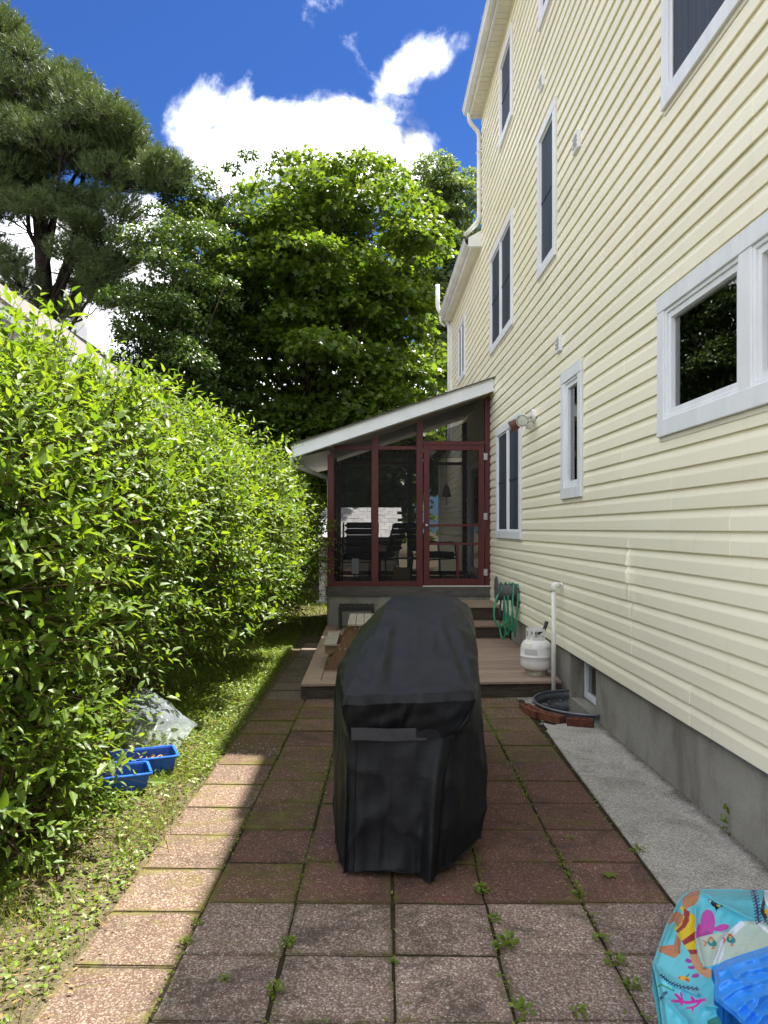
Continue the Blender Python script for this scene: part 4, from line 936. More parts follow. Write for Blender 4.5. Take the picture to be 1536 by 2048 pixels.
# ------------------------------------------------------------------ hedge shrubs
def shrub(name, label, base, ells, n_sh, Lleaf, tmpl, mleaf=10, Lsh=.34, extra=None, inner=.22, single=0, zmin=.12, upb=.35, mat='hedge_leaf'):
    t = thing(name, label, 'shrub', base, None)
    E = np.array(ells); ar = (E[:, 3] * E[:, 5] + E[:, 3] * E[:, 4] + E[:, 4] * E[:, 5]); k = rng.choice(len(E), n_sh * 4, p=ar / ar.sum())
    u = rsphere(n_sh * 4); rad = rng.uniform(.70, .98, n_sh * 4) + .05 * rng.normal(size=n_sh * 4)
    lump = 1 + .17 * np.sin(u[:, 0] * 9 + k) * np.sin(u[:, 2] * 8 + 2 * k) * np.cos(u[:, 1] * 7)
    p = E[k, :3] + u * E[k, 3:] * (rad * lump)[:, None]
    ok = p[:, 2] > zmin
    hz = np.sin(p[:, 0] * 7 + 3 * p[:, 2]) * np.sin(p[:, 1] * 5.3 + 1) * np.sin(p[:, 2] * 8 + p[:, 1] * 3); ok &= (rng.random(len(p)) < np.where(u[:, 2] < .15, .52, 1.0) * np.where(hz < -.12, .30, 1.0))
    for e in E:                                        # drop shoots buried in a neighbour
        q = ((p - e[:3]) / e[3:]); ok &= (q ** 2).sum(1) > .40
    # mostly what can be seen or lit: leave out the far lower back
    p, u, k = p[ok][:n_sh], u[ok][:n_sh], k[ok][:n_sh]; N = len(p)
    nn = nz(u / E[k, 3:])
    d = nz(nn * .70 + np.array([.30, -.08, upb]) + rng.normal(size=(N, 3)) * .28); L = Lsh * rng.uniform(.6, 1.35, N); m = np.full(N, mleaf)
    sc = np.ones(N)
    if extra is not None:
        ep, ed, eL = extra; p = np.concatenate([p, ep]); d = np.concatenate([d, nz(ed)]); L = np.concatenate([L, eL]); sc = np.concatenate([sc, np.full(len(ep), 1.25)]); N = len(p)
    # shoots arch under their own weight
    e1 = nz(np.cross(d, np.array([0.13, .2, 1.0]))); e2 = np.cross(e1, d)
    J = np.arange(mleaf); tt = (J + .6) / mleaf
    ctr = p[:, None] + d[:, None] * (L[:, None] * tt[None])[..., None] + np.array([0, 0, -1.0]) * (.42 * (L[:, None] * tt[None]) ** 2)[..., None]
    az = (J // 2)[None] * (math.pi / 2) + (J % 2)[None] * math.pi + rng.uniform(0, 6.3, (N, 1)) + rng.normal(size=(N, mleaf)) * .35
    side = np.cos(az)[..., None] * e1[:, None] + np.sin(az)[..., None] * e2[:, None]
    tip = (tt ** 2)[None, :, None]
    ax = nz(d[:, None] * (.45 + .6 * tip) + side * .9 + np.array([0.06, -.05, -.20]) + rng.normal(size=(N, mleaf, 3)) * .18)
    nrm = d[:, None] * .55 + np.array([.10, .05, 1.1]) + rng.normal(size=(N, mleaf, 3)) * .25
    Ls = Lleaf * sc[:, None] * rng.uniform(.5, 1.3, (N, mleaf)) * rng.uniform(.75, 1.2, (N, 1)) * (1.0 - .35 * tip[..., 0])
    PO = ctr.reshape(-1, 3); AX = ax.reshape(-1, 3); NR = nrm.reshape(-1, 3); LS = Ls.ravel()
    keep = PO[:, 2] > .015; PO, AX, NR, LS = PO[keep], AX[keep], NR[keep], LS[keep]
    ni = int(len(PO) * inner)
    kk = rng.choice(len(E), ni); q = E[kk, :3] + rsphere(ni) * E[kk, 3:] * rng.uniform(.35, .72, (ni, 1)); q = q[q[:, 2] > .25]; ni = len(q)
    base = np.array(base, float)
    if single:                                         # the leaves that show largest are parts of their own
        Y = np.maximum(PO[:, 1], .3); sxp = VX + PO[:, 0] / Y * F; syp = VY - (PO[:, 2] - H) / Y * F
        inside = (sxp > 4) & (sxp < 1530) & (syp > 0) & (syp < 2040)
        nrm_ = nz(NR - nz(AX) * (NR * nz(AX)).sum(1, keepdims=True)); face = np.abs((nrm_ * nz(np.array([0, 0, H]) - PO)).sum(1))
        outer = np.ones(len(PO), bool)
        for e in E: outer &= (((PO - e[:3]) / e[3:]) ** 2).sum(1) > .86
        score = np.where(inside & outer, LS / Y * (.3 + face), 0); top = np.argsort(-score)[:single]
        T, Fc = LEAF; lm = bpy.data.meshes.new('leaf'); lm.from_pydata([tuple(v * np.array([1, .42, 1])) for v in T], [], [tuple(f) for f in Fc]); lm.materials.append(MATS[mat])
        for i in top:
            a = Vector(AX[i]).normalized(); n_ = Vector(NR[i]); n_ = (n_ - a * n_.dot(a)).normalized(); s_ = n_.cross(a); l = LS[i]
            o = bpy.data.objects.new('leaf', lm); C.objects.link(o); o.parent = t
            M = Matrix((a * l, s_ * l, n_ * l)).transposed().to_4x4(); M.translation = Vector(PO[i] - base); o.matrix_local = M
        keep = np.ones(len(PO), bool); keep[top] = False; PO, AX, NR, LS = PO[keep], AX[keep], NR[keep], LS[keep]
    PO = np.concatenate([PO, q]); AX = np.concatenate([AX, rng.normal(size=(ni, 3))]); NR = np.concatenate([NR, rng.normal(size=(ni, 3)) + np.array([0, 0, .6])]); LS = np.concatenate([LS, np.full(ni, Lleaf * 1.3)])
    o = link('leaves', leaves_mesh('leaves', PO - base, AX, NR, LS, LS * .42, tmpl), mat, t); tag(o, kind='stuff')
    tipp = p + d * L[:, None] + np.array([0, 0, -1.0]) * (.42 * L ** 2)[:, None]
    V, FI = stick_mesh(p - d * .12, tipp, np.full(N, .0032), np.full(N, .0012)); o = link('twigs', npmesh('twigs', V - base, FI, 4), 'twig', t); tag(o, kind='stuff')
    mb = MB()
    for e in E:
        for _ in range(16):
            a = Vector((e[0] + random.uniform(-.3, .3), e[1] + random.uniform(-.4, .4), 0)); uu = rsphere(1)[0]; c = Vector(e[:3] + uu * e[3:] * .8)
            if c.z < .3: c.z = .8
            mb.tube([a, a.lerp(c, .5) + Vector((random.uniform(-.15, .15), random.uniform(-.15, .15), .15)), c], [.013, .009, .003], 5)
    mb.build('stems', 'twig', t, smooth=True)
    return t
def sprays(n, x, y, zc, jit, dirs, L):                 # long shoots standing clear of the mass
    ep = np.stack([rng.uniform(*x, n), rng.uniform(*y, n), np.zeros(n)], 1); ep[:, 2] = zc(ep[:, 0], ep[:, 1]) + rng.uniform(-jit, jit, n)
    ed = np.array(dirs) + rng.normal(size=(n, 3)) * np.array([.22, .22, .12]); return ep, ed, rng.uniform(*L, n)
def join(*a): return tuple(np.concatenate(q) for q in zip(*a))
exA = join(sprays(46, (-2.5, -1.5), (4.0, 5.6), lambda x, y: 2.42 - .75 * np.clip(x + 2.3, 0, 2) ** 1.6, .10, (.12, 0, 1.0), (.45, .85)),
           sprays(40, (-2.45, -1.75), (4.3, 5.5), lambda x, y: 2.50 - .35 * (x + 2.45), .12, (.03, 0, 1.0), (.55, 1.0)),
           sprays(60, (-1.9, -1.55), (3.4, 4.2), lambda x, y: rng.uniform(.5, 2.0, len(x)), .1, (1.0, -.15, .42), (.40, .75)))
exB = join(sprays(36, (-2.3, -1.5), (6.6, 9.6), lambda x, y: 2.50 - .6 * np.clip(x + 2.0, 0, 2) ** 1.7, .08, (.15, 0, 1.0), (.35, .65)),
           sprays(110, (-1.45, -1.15), (6.4, 9.8), lambda x, y: rng.uniform(.55, 2.0, len(x)), .1, (1.0, -.1, .42), (.30, .60)))
shrub('hedge_shrub', 'tall leafy shrub nearest the camera with long shoots on top', (-2.45, 4.6, 0),
      [(-2.5, 3.9, 1.38, 1.0, 1.0, 1.22), (-2.42, 5.2, 1.48, 1.08, 1.05, 1.20)], 3300, .088, LEAF, 10, .42, exA, single=300, zmin=.34)
shrub('hedge_shrub', 'rounded bright-green shrub in the middle of the hedge row', (-2.1, 7.8, 0),
      [(-2.2, 7.0, 1.52, 1.02, 1.2, 1.28), (-2.0, 8.9, 1.42, 1.05, 1.2, 1.22)], 3500, .086, LEAF, 10, .40, exB, single=300, zmin=.36)
shrub('hedge_shrub', 'farthest hedge shrub reaching to the red porch post', (-1.75, 11.6, 0),
      [(-1.72, 11.2, 1.30, 1.0, 1.3, 1.08), (-1.9, 13.0, 1.4, 1.0, 1.2, 1.2)], 3700, .078, LEAF4, 10, .36, zmin=.38)
shrub('low_shrub', 'low leafy shrub spilling over the soil in the bottom left corner', (-1.95, 3.6, 0),
      [(-1.92, 3.6, .30, .50, .55, .42), (-1.85, 4.25, .28, .36, .42, .40)], 520, .080, LEAF, 10, .30, single=300, zmin=.05, upb=.5)

# ------------------------------------------------------------------ grass, weeds, litter
def grass():
    n = 80000; x = rng.uniform(-2.6, -1.0, n); y = rng.uniform(1.3, 11.5, n); 
    dens = .5 + .5 * np.sin(x * 5.3 + 1.3 * np.sin(y * 2.1)) * np.sin(y * 3.7 + x)
    edge = -1.06 + .025 * (y - 3.2)
    ok = (rng.random(n) < (.14 + .75 * dens ** 2) * np.where(y < 4.0, 1.1, 1.0)) & (x < edge + .02 + .05 * rng.normal(size=n) ** 2 * -1)
    x, y = x[ok], y[ok]
    n2 = 16000; x2 = rng.uniform(-4, -.5, n2); y2 = rng.uniform(11.3, 19, n2); x = np.concatenate([x, x2]); y = np.concatenate([y, y2]); n = len(x)
    L = rng.uniform(.03, .085, n) * (1 + .6 * (rng.random(n) > .93)) ; far = y > 11; L = np.where(far, L * 1.3, L)
    po = np.stack([x, y, np.full(n, -.015) + .05 * np.clip(-1.25 - x, 0, 1)], 1)
    ax = np.stack([rng.normal(size=n) * .55, rng.normal(size=n) * .55, np.ones(n)], 1); nr = np.stack([rng.normal(size=n), rng.normal(size=n), np.zeros(n) + .2], 1)
    o = link('grass', leaves_mesh('grass', po, ax, nr, L, np.where(far, .008, .0048) * np.ones(n), BLADE), 'grass_blade'); tag(o, 'sparse grass and sprouts on the soil strip between hedge and pavers', 'grass', kind='stuff')
    # small broad-leaved ground cover
    n = 95000; x = rng.uniform(-2.5, -1.0, n); y = rng.uniform(1.4, 11.0, n)
    dens = .5 + .5 * np.sin(x * 4.1 + 2.0) * np.cos(y * 2.9 + .7 * np.sin(x * 6)); edge = -1.07 + .025 * (y - 3.2)
    ok = (rng.random(n) < np.clip(.08 + .85 * dens ** 2 + .45 * np.clip((y - 4.6) / 1.5, 0, 1), 0, 1) * np.where(y < 4.0, .75, 1.0)) & (x < edge)
    x, y = x[ok], y[ok]; n = len(x)
    po = np.stack([x, y, rng.uniform(-.005, .035, n) + .05 * np.clip(-1.25 - x, 0, 1)], 1); ax = np.stack([rng.normal(size=n), rng.normal(size=n), rng.uniform(.0, .6, n)], 1); nr = rng.normal(size=(n, 3)) * .35 + np.array([0, 0, 1])
    L = rng.uniform(.012, .034, n)
    o = link('ground_cover', leaves_mesh('ground_cover', po, ax, nr, L, L * .6, LEAF4), 'weed_leaf'); tag(o, 'tiny broad-leaved weeds covering the soil beside the pavers', 'weeds', kind='stuff')
    # creeping moss-like weeds in the joints
    xs, ys = [], []
    for ci, amt in ((1, 330), (2, 420), (3, 90), (4, 420), (5, 1000), (6, 220)):
        yy = rng.uniform(2.2, 7.0, amt); w = .5 + .5 * np.sin(yy * 4.7 + ci * 2.1); kp = rng.random(amt) < w ** 1.5 + .08; yy = yy[kp]
        ys.append(yy); xs.append(colx[ci] + .025 * (yy - 3.2) + rng.normal(size=len(yy)) * np.where(rng.random(len(yy)) < .25, .03, .010))
    for r in range(-2, 8):
        amt = 26; xx = rng.uniform(-1, 1.3, amt); kp = rng.random(amt) < (.5 + .5 * np.sin(xx * 6 + r * 2)) ** 2; xx = xx[kp]; xs.append(xx); ys.append(np.full(len(xx), 3.224 + r * .39) + rng.normal(size=len(xx)) * .008)
    x = np.concatenate(xs); y = np.concatenate(ys); n = len(x)
    po = np.stack([x, y, rng.uniform(-.004, .018, n)], 1); ax = np.stack([rng.normal(size=n), rng.normal(size=n), rng.uniform(.1, .9, n)], 1); L = rng.uniform(.008, .022, n)
    o = link('joint_weeds', leaves_mesh('joint_weeds', po, ax, rng.normal(size=(n, 3)) * .4 + np.array([0, 0, 1]), L, L * .6, LEAF4), 'weed_leaf'); tag(o, 'fine green sprouts creeping along the joints of the patio', 'weeds', kind='stuff')
    # dead leaves and chips
    n = 1500; x = rng.uniform(-2.3, -1.0, n); y = rng.uniform(1.4, 7, n); po = np.stack([x, y, rng.uniform(-.002, .012, n) + .05 * np.clip(-1.25 - x, 0, 1)], 1)
    L = rng.uniform(.008, .028, n); o = link('leaf_litter', leaves_mesh('leaf_litter', po, rng.normal(size=(n, 3)) * np.array([1, 1, .15]), rng.normal(size=(n, 3)) * .25 + np.array([0, 0, 1]), L, L * .45, LEAF), 'dry_leaf'); tag(o, 'dry leaf bits scattered on the soil near the hedge foot', 'litter', kind='stuff')
    n = 420; a = np.stack([rng.uniform(-2.2, -1.0, n), rng.uniform(1.6, 7, n), np.full(n, .012)], 1); d = np.stack([rng.normal(size=n), rng.normal(size=n), rng.normal(size=n) * .06], 1); bb = a + nz(d) * rng.uniform(.04, .2, n)[:, None]
    V, FI = stick_mesh(a, bb, np.full(n, .0022), np.full(n, .001)); o = link('dry_twigs', npmesh('dry_twigs', V, FI, 4), 'dry_leaf'); tag(o, 'thin dry twigs lying on the soil strip', 'twigs', kind='stuff')
grass()
# single weeds that stand out
WEEDS = [(575, 1890, .05), (550, 1985, .05), (790, 1925, .03), (963, 1785, .055), (990, 1840, .045), (1012, 1895, .075), (1160, 1790, .05), (1200, 1880, .05), (1232, 1930, .06), (1262, 1975, .05), (1045, 2030, .06),
         (1275, 1705, .055), (370, 1890, .05), (395, 1850, .04), (1140, 1680, .035), (450, 1960, .03), (1160, 2035, .05), (620, 1660, .03)]
WLAB = ['in the left joint ahead of the grill', 'in the left joint near the lower picture edge', 'in the middle joint of the grey pavers', 'just behind the row where the grey pavers start, right of the cover', 'at the corner where four pavers meet below the grill wheel',
        'largest of its row, in the joint right of the middle', 'at the upper end of the right-hand joint', 'halfway down the right-hand joint', 'densest clump of the right-hand joint beside the pool', 'lowest in the joint left of the paddling pool', 'at the lower picture edge in the joint right of the middle',
        'between the path edge and the pavers', 'at the shadow edge in the sunny joint', 'on the sunny side just above the shadow edge', 'high in the joint between grill and path', 'alone in the dark paver joint near the lower left', 'at the lower picture edge left of the pool', 'behind the left edge of the grill cover']
for (px, py, s), wl in zip(WEEDS, WLAB):
    g = G(px, py); n = int(rng.integers(26, 44)); s *= .92
    az = rng.uniform(0, 6.3, n); rr_ = rng.random(n) ** .8 * .55; hh = rng.uniform(.0, .7, n) * (1 - .5 * rr_)
    po = np.stack([np.cos(az) * rr_, np.sin(az) * rr_, hh], 1); ax = np.stack([np.cos(az), np.sin(az), rng.uniform(-.1, .9, n)], 1) + rng.normal(size=(n, 3)) * .4; L = rng.uniform(.22, .5, n)
    me = leaves_mesh('weed', po * s, ax, rng.normal(size=(n, 3)) * .35 + np.array([0, 0, 1]), L * s, L * s * .62, LEAF)
    o = link('weed', me, 'weed_leaf', None, (g.x, g.y, -.002)); o.rotation_euler.z = random.uniform(0, 6)
    tag(o, 'leafy green weed ' + wl, 'weed', 'weeds in the paver joints')
g = G(1288, 1775)
me = leaves_mesh('weed', rng.normal(size=(14, 3)) * np.array([.012, .012, 0]) + np.array([0, 0, 1]) * rng.uniform(0, .12, (14, 1)), rng.normal(size=(14, 3)) * .6 + np.array([0, 0, .8]), rng.normal(size=(14, 3)) + np.array([0, 0, .8]), rng.uniform(.03, .05, 14), rng.uniform(.012, .02, 14), LEAF)
o = link('weed', me, 'weed_leaf', None, (1.835, 3.95, .006)); tag(o, 'upright weed at the foot of the foundation wall', 'weed')
g = G(1222, 1755); n = 1
me = leaves_mesh('fallen_leaf', np.zeros((1, 3)), np.array([[1., .2, .05]]), np.array([[0., .1, 1.]]), np.array([.075]), np.array([.075]), MAPLE)
o = link('fallen_leaf', me, 'weed_leaf', None, (g.x - .03, g.y, .012)); tag(o, 'single green leaf lying flat on a red paver', 'leaf')

# ------------------------------------------------------------------ covered grill
def grill():
    t = thing('covered_grill', 'barbecue grill under a fitted black cover standing on the pavers', 'grill', (.25, 4.5, 0))
    # order of control points: FL FM FR R1 R2 BR BM BL L2 L1
    rings = [
        [(-.108, 3.47, .02), (.09, 3.455, .035), (.31, 3.44, .010), (.53, 3.70, .085), (.62, 4.7, .06), (.67, 5.68, .05), (.40, 5.74, .05), (.08, 5.68, .05), (-.07, 4.7, .05), (-.155, 3.70, .06)],
        [(-.105, 3.48, .20), (.09, 3.475, .2), (.325, 3.45, .2), (.565, 3.74, .22), (.645, 4.7, .22), (.685, 5.68, .2), (.40, 5.73, .2), (.08, 5.68, .2), (-.085, 4.7, .2), (-.172, 3.74, .2)],
        [(-.100, 3.50, .45), (.10, 3.495, .45), (.345, 3.475, .45), (.578, 3.78, .45), (.655, 4.7, .45), (.69, 5.68, .45), (.40, 5.72, .45), (.08, 5.67, .45), (-.09, 4.7, .45), (-.178, 3.76, .45)],
        [(-.090, 3.51, .62), (.12, 3.51, .62), (.385, 3.50, .62), (.555, 3.76, .62), (.65, 4.7, .62), (.69, 5.66, .62), (.40, 5.70, .62), (.08, 5.66, .62), (-.09, 4.7, .62), (-.172, 3.76, .62)],
        [(-.108, 3.485, .70), (.15, 3.48, .70), (.445, 3.48, .70), (.545, 3.76, .72), (.65, 4.7, .74), (.69, 5.64, .72), (.40, 5.68, .72), (.08, 5.64, .72), (-.09, 4.7, .72), (-.17, 3.78, .72)],
        [(-.122, 3.465, .775), (.17, 3.455, .785), (.482, 3.46, .80), (.540, 3.80, .86), (.645, 4.7, .92), (.68, 5.62, .80), (.40, 5.66, .79), (.09, 5.62, .79), (-.085, 4.7, .82), (-.165, 3.82, .80)],
        [(-.112, 3.485, .815), (.18, 3.480, .822), (.475, 3.485, .838), (.548, 3.86, .93), (.640, 4.7, 1.00), (.66, 5.56, .84), (.40, 5.60, .83), (.10, 5.56, .82), (-.078, 4.7, .90), (-.155, 3.88, .875)],
        [(-.055, 3.66, .880), (.20, 3.66, .890), (.475, 3.66, .905), (.555, 4.02, 1.005), (.625, 4.7, 1.06), (.64, 5.42, .94), (.40, 5.46, .93), (.12, 5.42, .92), (-.03, 4.7, .98), (-.105, 4.00, .945)],
        [(.030, 3.98, 1.005), (.245, 3.98, 1.015), (.475, 3.98, 1.025), (.545, 4.20, 1.075), (.595, 4.7, 1.105), (.60, 5.24, 1.06), (.38, 5.27, 1.05), (.14, 5.24, 1.04), (.05, 4.7, 1.06), (.005, 4.18, 1.035)],
        [(.082, 4.23, 1.100), (.28, 4.21, 1.112), (.470, 4.22, 1.118), (.505, 4.36, 1.122), (.545, 4.7, 1.132), (.565, 5.10, 1.118), (.36, 5.13, 1.118), (.155, 5.10, 1.112), (.115, 4.7, 1.118), (.090, 4.36, 1.108)],
        [(.115, 4.28, 1.118), (.28, 4.27, 1.126), (.445, 4.28, 1.130), (.475, 4.40, 1.134), (.51, 4.7, 1.142), (.53, 5.05, 1.130), (.36, 5.07, 1.130), (.185, 5.05, 1.126), (.150, 4.7, 1.130), (.125, 4.40, 1.124)]]
    Rg = np.array(rings); K = 10; M = 30; NP = K * M
    def catmull(P0, P1, P2, P3, t, tens):                # cardinal spline
        m1 = (P2 - P0) * tens; m2 = (P3 - P1) * tens; t2, t3 = t * t, t * t * t
        return P1 * (2 * t3 - 3 * t2 + 1) + m1 * (t3 - 2 * t2 + t) + P2 * (-2 * t3 + 3 * t2) + m2 * (t3 - t2)
    fine = np.zeros((len(Rg), NP, 3))
    for i in range(K):
        for j in range(M): fine[:, i * M + j] = catmull(Rg[:, (i - 1) % K], Rg[:, i], Rg[:, (i + 1) % K], Rg[:, (i + 2) % K], j / M, .10)
    rows = []; sub = 11
    for i in range(len(Rg) - 1):
        P0, P1, P2, P3 = fine[max(i - 1, 0)], fine[i], fine[i + 1], fine[min(i + 2, len(Rg) - 1)]
        for j in range(sub): rows.append(catmull(P0, P1, P2, P3, j / sub, .02))
    rows.append(fine[-1]); A = np.array(rows); nr = len(A)
    # drape folds: run down from the shelf edge, deepest at the hem; creases across the shelf front
    cen = np.array([.25, 4.55, 0]); th = np.linspace(0, 2 * np.pi, NP, endpoint=False)
    rad = nz((A - cen) * np.array([1, 1, 0]))
    s = np.clip(1 - A[..., 2] / .72, 0, 1)
    jj = np.arange(NP)[None] / NP
    fold = (.010 * np.sin(jj * 2 * np.pi * 17 + 1.2 * np.sin(A[..., 2] * 5)) + .008 * np.sin(jj * 2 * np.pi * 29 + 2 + A[..., 2] * 3) + .010 * np.sin(jj * 2 * np.pi * 11 + .7)) * s ** 1.2
    fold *= np.where((jj * K > .2) & (jj * K < 1.55), .45, 1.0)
    # the big pleat at the right of the front panel
    d = jj * K; pleat = np.exp(-((d - 1.72) / .10) ** 2) * .050 - np.exp(-((d - 2.02) / .13) ** 2) * .055 - np.exp(-((d - .15) / .12) ** 2) * .02 + np.exp(-((d - .42) / .1) ** 2) * .012
    A += rad * (fold + pleat * np.clip(s * 1.6, 0, 1))[..., None]
    # gathered crumple on the front lip under the shelf edge
    lip = np.exp(-((A[..., 2] - .73) / .055) ** 2) * ((d < 2.6) | (d > 9.2))
    A += rad * (lip * (.005 * np.sin(d * 9 + 2 * np.sin(A[..., 2] * 22)) + .004 * np.sin(d * 21 + 1 + A[..., 2] * 15)) * (.4 + np.abs(np.sin(d * 1.9 + .4))))[..., None]
    for dc, wd_, am in ((1.93, .035, .016), (2.12, .04, .014), (.16, .04, .010), (.62, .03, .006), (1.18, .035, .007), (9.85, .04, .008)):
        A -= rad * (np.exp(-((d - dc - .25 * (A[..., 2] - .75)) / wd_) ** 2) * np.exp(-((A[..., 2] - .74) / .07) ** 2) * am)[..., None]
    from mathutils import noise as MN
    for i in range(nr):
        for j in range(NP):
            p_ = Vector(A[i, j]); q = (1 - abs(MN.noise(p_ * 4.3 + Vector((1, 2, 3))))) ** 3 * .016 + (1 - abs(MN.noise(Vector((p_.x * 9, p_.y * 9, p_.z * 5))))) ** 4 * .007
            A[i, j] += rad[i, j] * (q - .011) * (.35 if p_.z > .84 else 1); A[i, j, 2] += (q - .011) * (.8 if p_.z > .84 else 0)
    # wrinkles fanning down over the slope
    up = np.clip((A[..., 2] - .80) / .3, 0, 1); w = np.sin(up * np.pi)
    uu = (A[..., 0] - .27) / (.20 + .13 * (1 - up))
    A[..., 2] += w * (.014 * np.exp(-((uu + .72) / .10) ** 2) + .012 * np.exp(-((uu - .50) / .09) ** 2) - .008 * np.exp(-((uu - .66) / .10) ** 2) - .010 * np.exp(-((uu + .52) / .14) ** 2) + .003 * np.sin(A[..., 0] * 37 + A[..., 1] * 9))
    off = np.array(t.location); V = A.reshape(-1, 3); top = np.array([[.315, 4.68, 1.136]])
    idx = np.arange(nr * NP).reshape(nr, NP); nx = np.roll(idx, -1, 1)
    faces = [tuple(q) for q in np.stack([idx[:-1], nx[:-1], nx[1:], idx[1:]], -1).reshape(-1, 4)] + [(int(idx[-1, j]), int(nx[-1, j]), nr * NP) for j in range(NP)]
    me = bpy.data.meshes.new('cover'); me.from_pydata([tuple(v) for v in np.concatenate([V, top]) - off], [], faces); link('cover', me, 'cover_fabric', t, smooth=True)
    # hem seam and vertical seam follow the cloth
    mb = MB(); hem = [tuple(A[1, j] + rad[1, j] * .002) for j in range(NP)] + [tuple(A[1, 0] + rad[1, 0] * .002)]; mb.tube(hem, .0035, 5); mb.build('hem', 'cover_fabric', t, smooth=True)
    mb = MB(); j = int(.28 * M); mb.tube([tuple(A[i, j] + rad[i, j] * .001) for i in range(1, 40)], .0030, 5); mb.build('seam', 'cover_fabric', t, smooth=True)
    # strap across the front
    def band(x0, x1, z0, z1, y, name, mat):
        mb = MB(); n = 14
        for i in range(n + 1):
            t_ = i / n; x = x0 + (x1 - x0) * t_; yy = y - .006 * math.sin(t_ * math.pi) + .010 * t_; dz = -.004 * t_ + .0015 * math.sin(t_ * 9)
            mb.v += [(x, yy, z0 + dz), (x, yy, z1 + dz), (x, yy + .004, z1 + dz), (x, yy + .004, z0 + dz)]
        for i in range(n):
            for k in range(4): a = 4 * i + k; d = 4 * i + (k + 1) % 4; mb.f.append((a, d, d + 4, a + 4))
        mb.f += [(0, 1, 2, 3), (4 * n + 3, 4 * n + 2, 4 * n + 1, 4 * n)]
        return mb.build(name, mat, t)
    band(-.080, .262, .612, .668, 3.478, 'strap', 'strap_fabric'); band(.20, .385, .622, .664, 3.4845, 'strap_tail', 'cover_fabric')
    # two casters under the hem at the right
    for (x, y) in ((.50, 3.86), (.0, 3.86), (.55, 5.5), (.12, 5.5)):
        mb = MB(); mb.tube([(x - .02, y, .045), (x + .02, y, .045)], .042, 14); w_ = mb.build('wheel', 'black_plastic', t)
        MB().box(x - .028, x + .028, y - .02, y + .02, .09, .16).build('caster_fork', 'black_metal', t)
        MB().box(x - .018, x + .018, y - .018, y + .018, .16, .7).build('leg', 'black_metal', t)
grill()

# ------------------------------------------------------------------ picnic table for children
pk = thing('picnic_table', "small child's picnic table of grey planks on the deck", 'table', (.02, 8.2, DT))
TOPZ, SZ = .61, .413
for k in range(6):
    x0 = -.215 + k * .083; MB().box(x0, x0 + .079, 7.72, 8.68, TOPZ - .022, TOPZ).build('top_plank', 'grey_wood', pk, bevel=.003)
for x0 in (-.455, .415): MB().box(x0, x0 + .13, 7.72, 8.64, SZ - .022, SZ).build('seat_plank', 'grey_wood', pk, bevel=.003)
for y in (7.79, 8.55):
    for sx in (-1, 1):
        cx = .035; mb = MB()
        x_t, x_b, w2 = sx * .155, sx * .435, .058
        mb.prism([(cx + x_t - w2, TOPZ - .0225), (cx + x_t + w2, TOPZ - .0225), (cx + x_b + w2, DT + .001), (cx + x_b - w2, DT + .001)], 'y', y - .018, y + .018)
        lg = mb.build('leg', 'cedar_stain', pk, bevel=.002)
        for (xx, zz) in ((cx + x_t - .02, TOPZ - .05), (cx + x_t + .025, TOPZ - .05), (cx + (x_t + x_b) / 2 - .03, SZ - .06), (cx + (x_t + x_b) / 2 + .02, SZ - .06)):
            b2 = MB(); b2.tube([(xx, y - .0185, zz), (xx, y - .023, zz)], .008, 8); b2.build('bolt', 'steel', lg)
    MB().box(-.45, .54, y + .0185, y + .055, SZ - .115, SZ - .0225).build('crosspiece', 'pine_wood', pk, bevel=.003)
    MB().box(-.18, .26, y + .0185, y + .055, TOPZ - .10, TOPZ - .0225).build('crosspiece', 'pine_wood', pk, bevel=.003)

# black slatted stool against the porch foundation
st = thing('slatted_stool', 'black plastic stool with a slatted top beside the porch foundation', 'stool', (-.18, 11.0, DT))
for k in range(7): MB().box(-.43 + k * .073, -.43 + k * .073 + .064, 10.78, 11.22, .452, .476).build('slat', 'black_plastic', st, bevel=.004)
MB().box(-.43, .075, 10.80, 10.825, .405, .4515).build('apron', 'black_plastic', st); MB().box(-.43, .075, 11.18, 11.205, .405, .4515).build('apron', 'black_plastic', st)
for x in (-.43, .038):
    for y in (10.8, 11.168): MB().box(x, x + .038, y + .0255 if y < 11 else y - .03, (y + .0605) if y < 11 else y + .0115, DT, .4515).build('leg', 'black_plastic', st, bevel=.003)

# ------------------------------------------------------------------ propane tank
tx, ty = 1.634, 7.52
tk = thing('propane_tank', 'white propane tank standing on the right end of the deck', 'gas tank', (tx, ty, DT))
mb = MB(); prof = [(.06, .045), (.10, .05), (.135, .065), (.149, .095), (.151, .13), (.151, .178), (.1545, .181), (.1545, .189), (.151, .192), (.151, .25), (.146, .285), (.128, .318), (.095, .342), (.05, .352), (.02, .353)]
mb.lathe((tx, ty, DT), prof, 40); mb.build('body', 'tank_white', tk, smooth=True)
mb = MB(); mb.lathe((tx, ty, DT), [(.105, 0), (.105, .055), (.100, .055), (.100, 0)], 32, cap=False); mb.build('foot_ring', 'rust', tk, smooth=False)
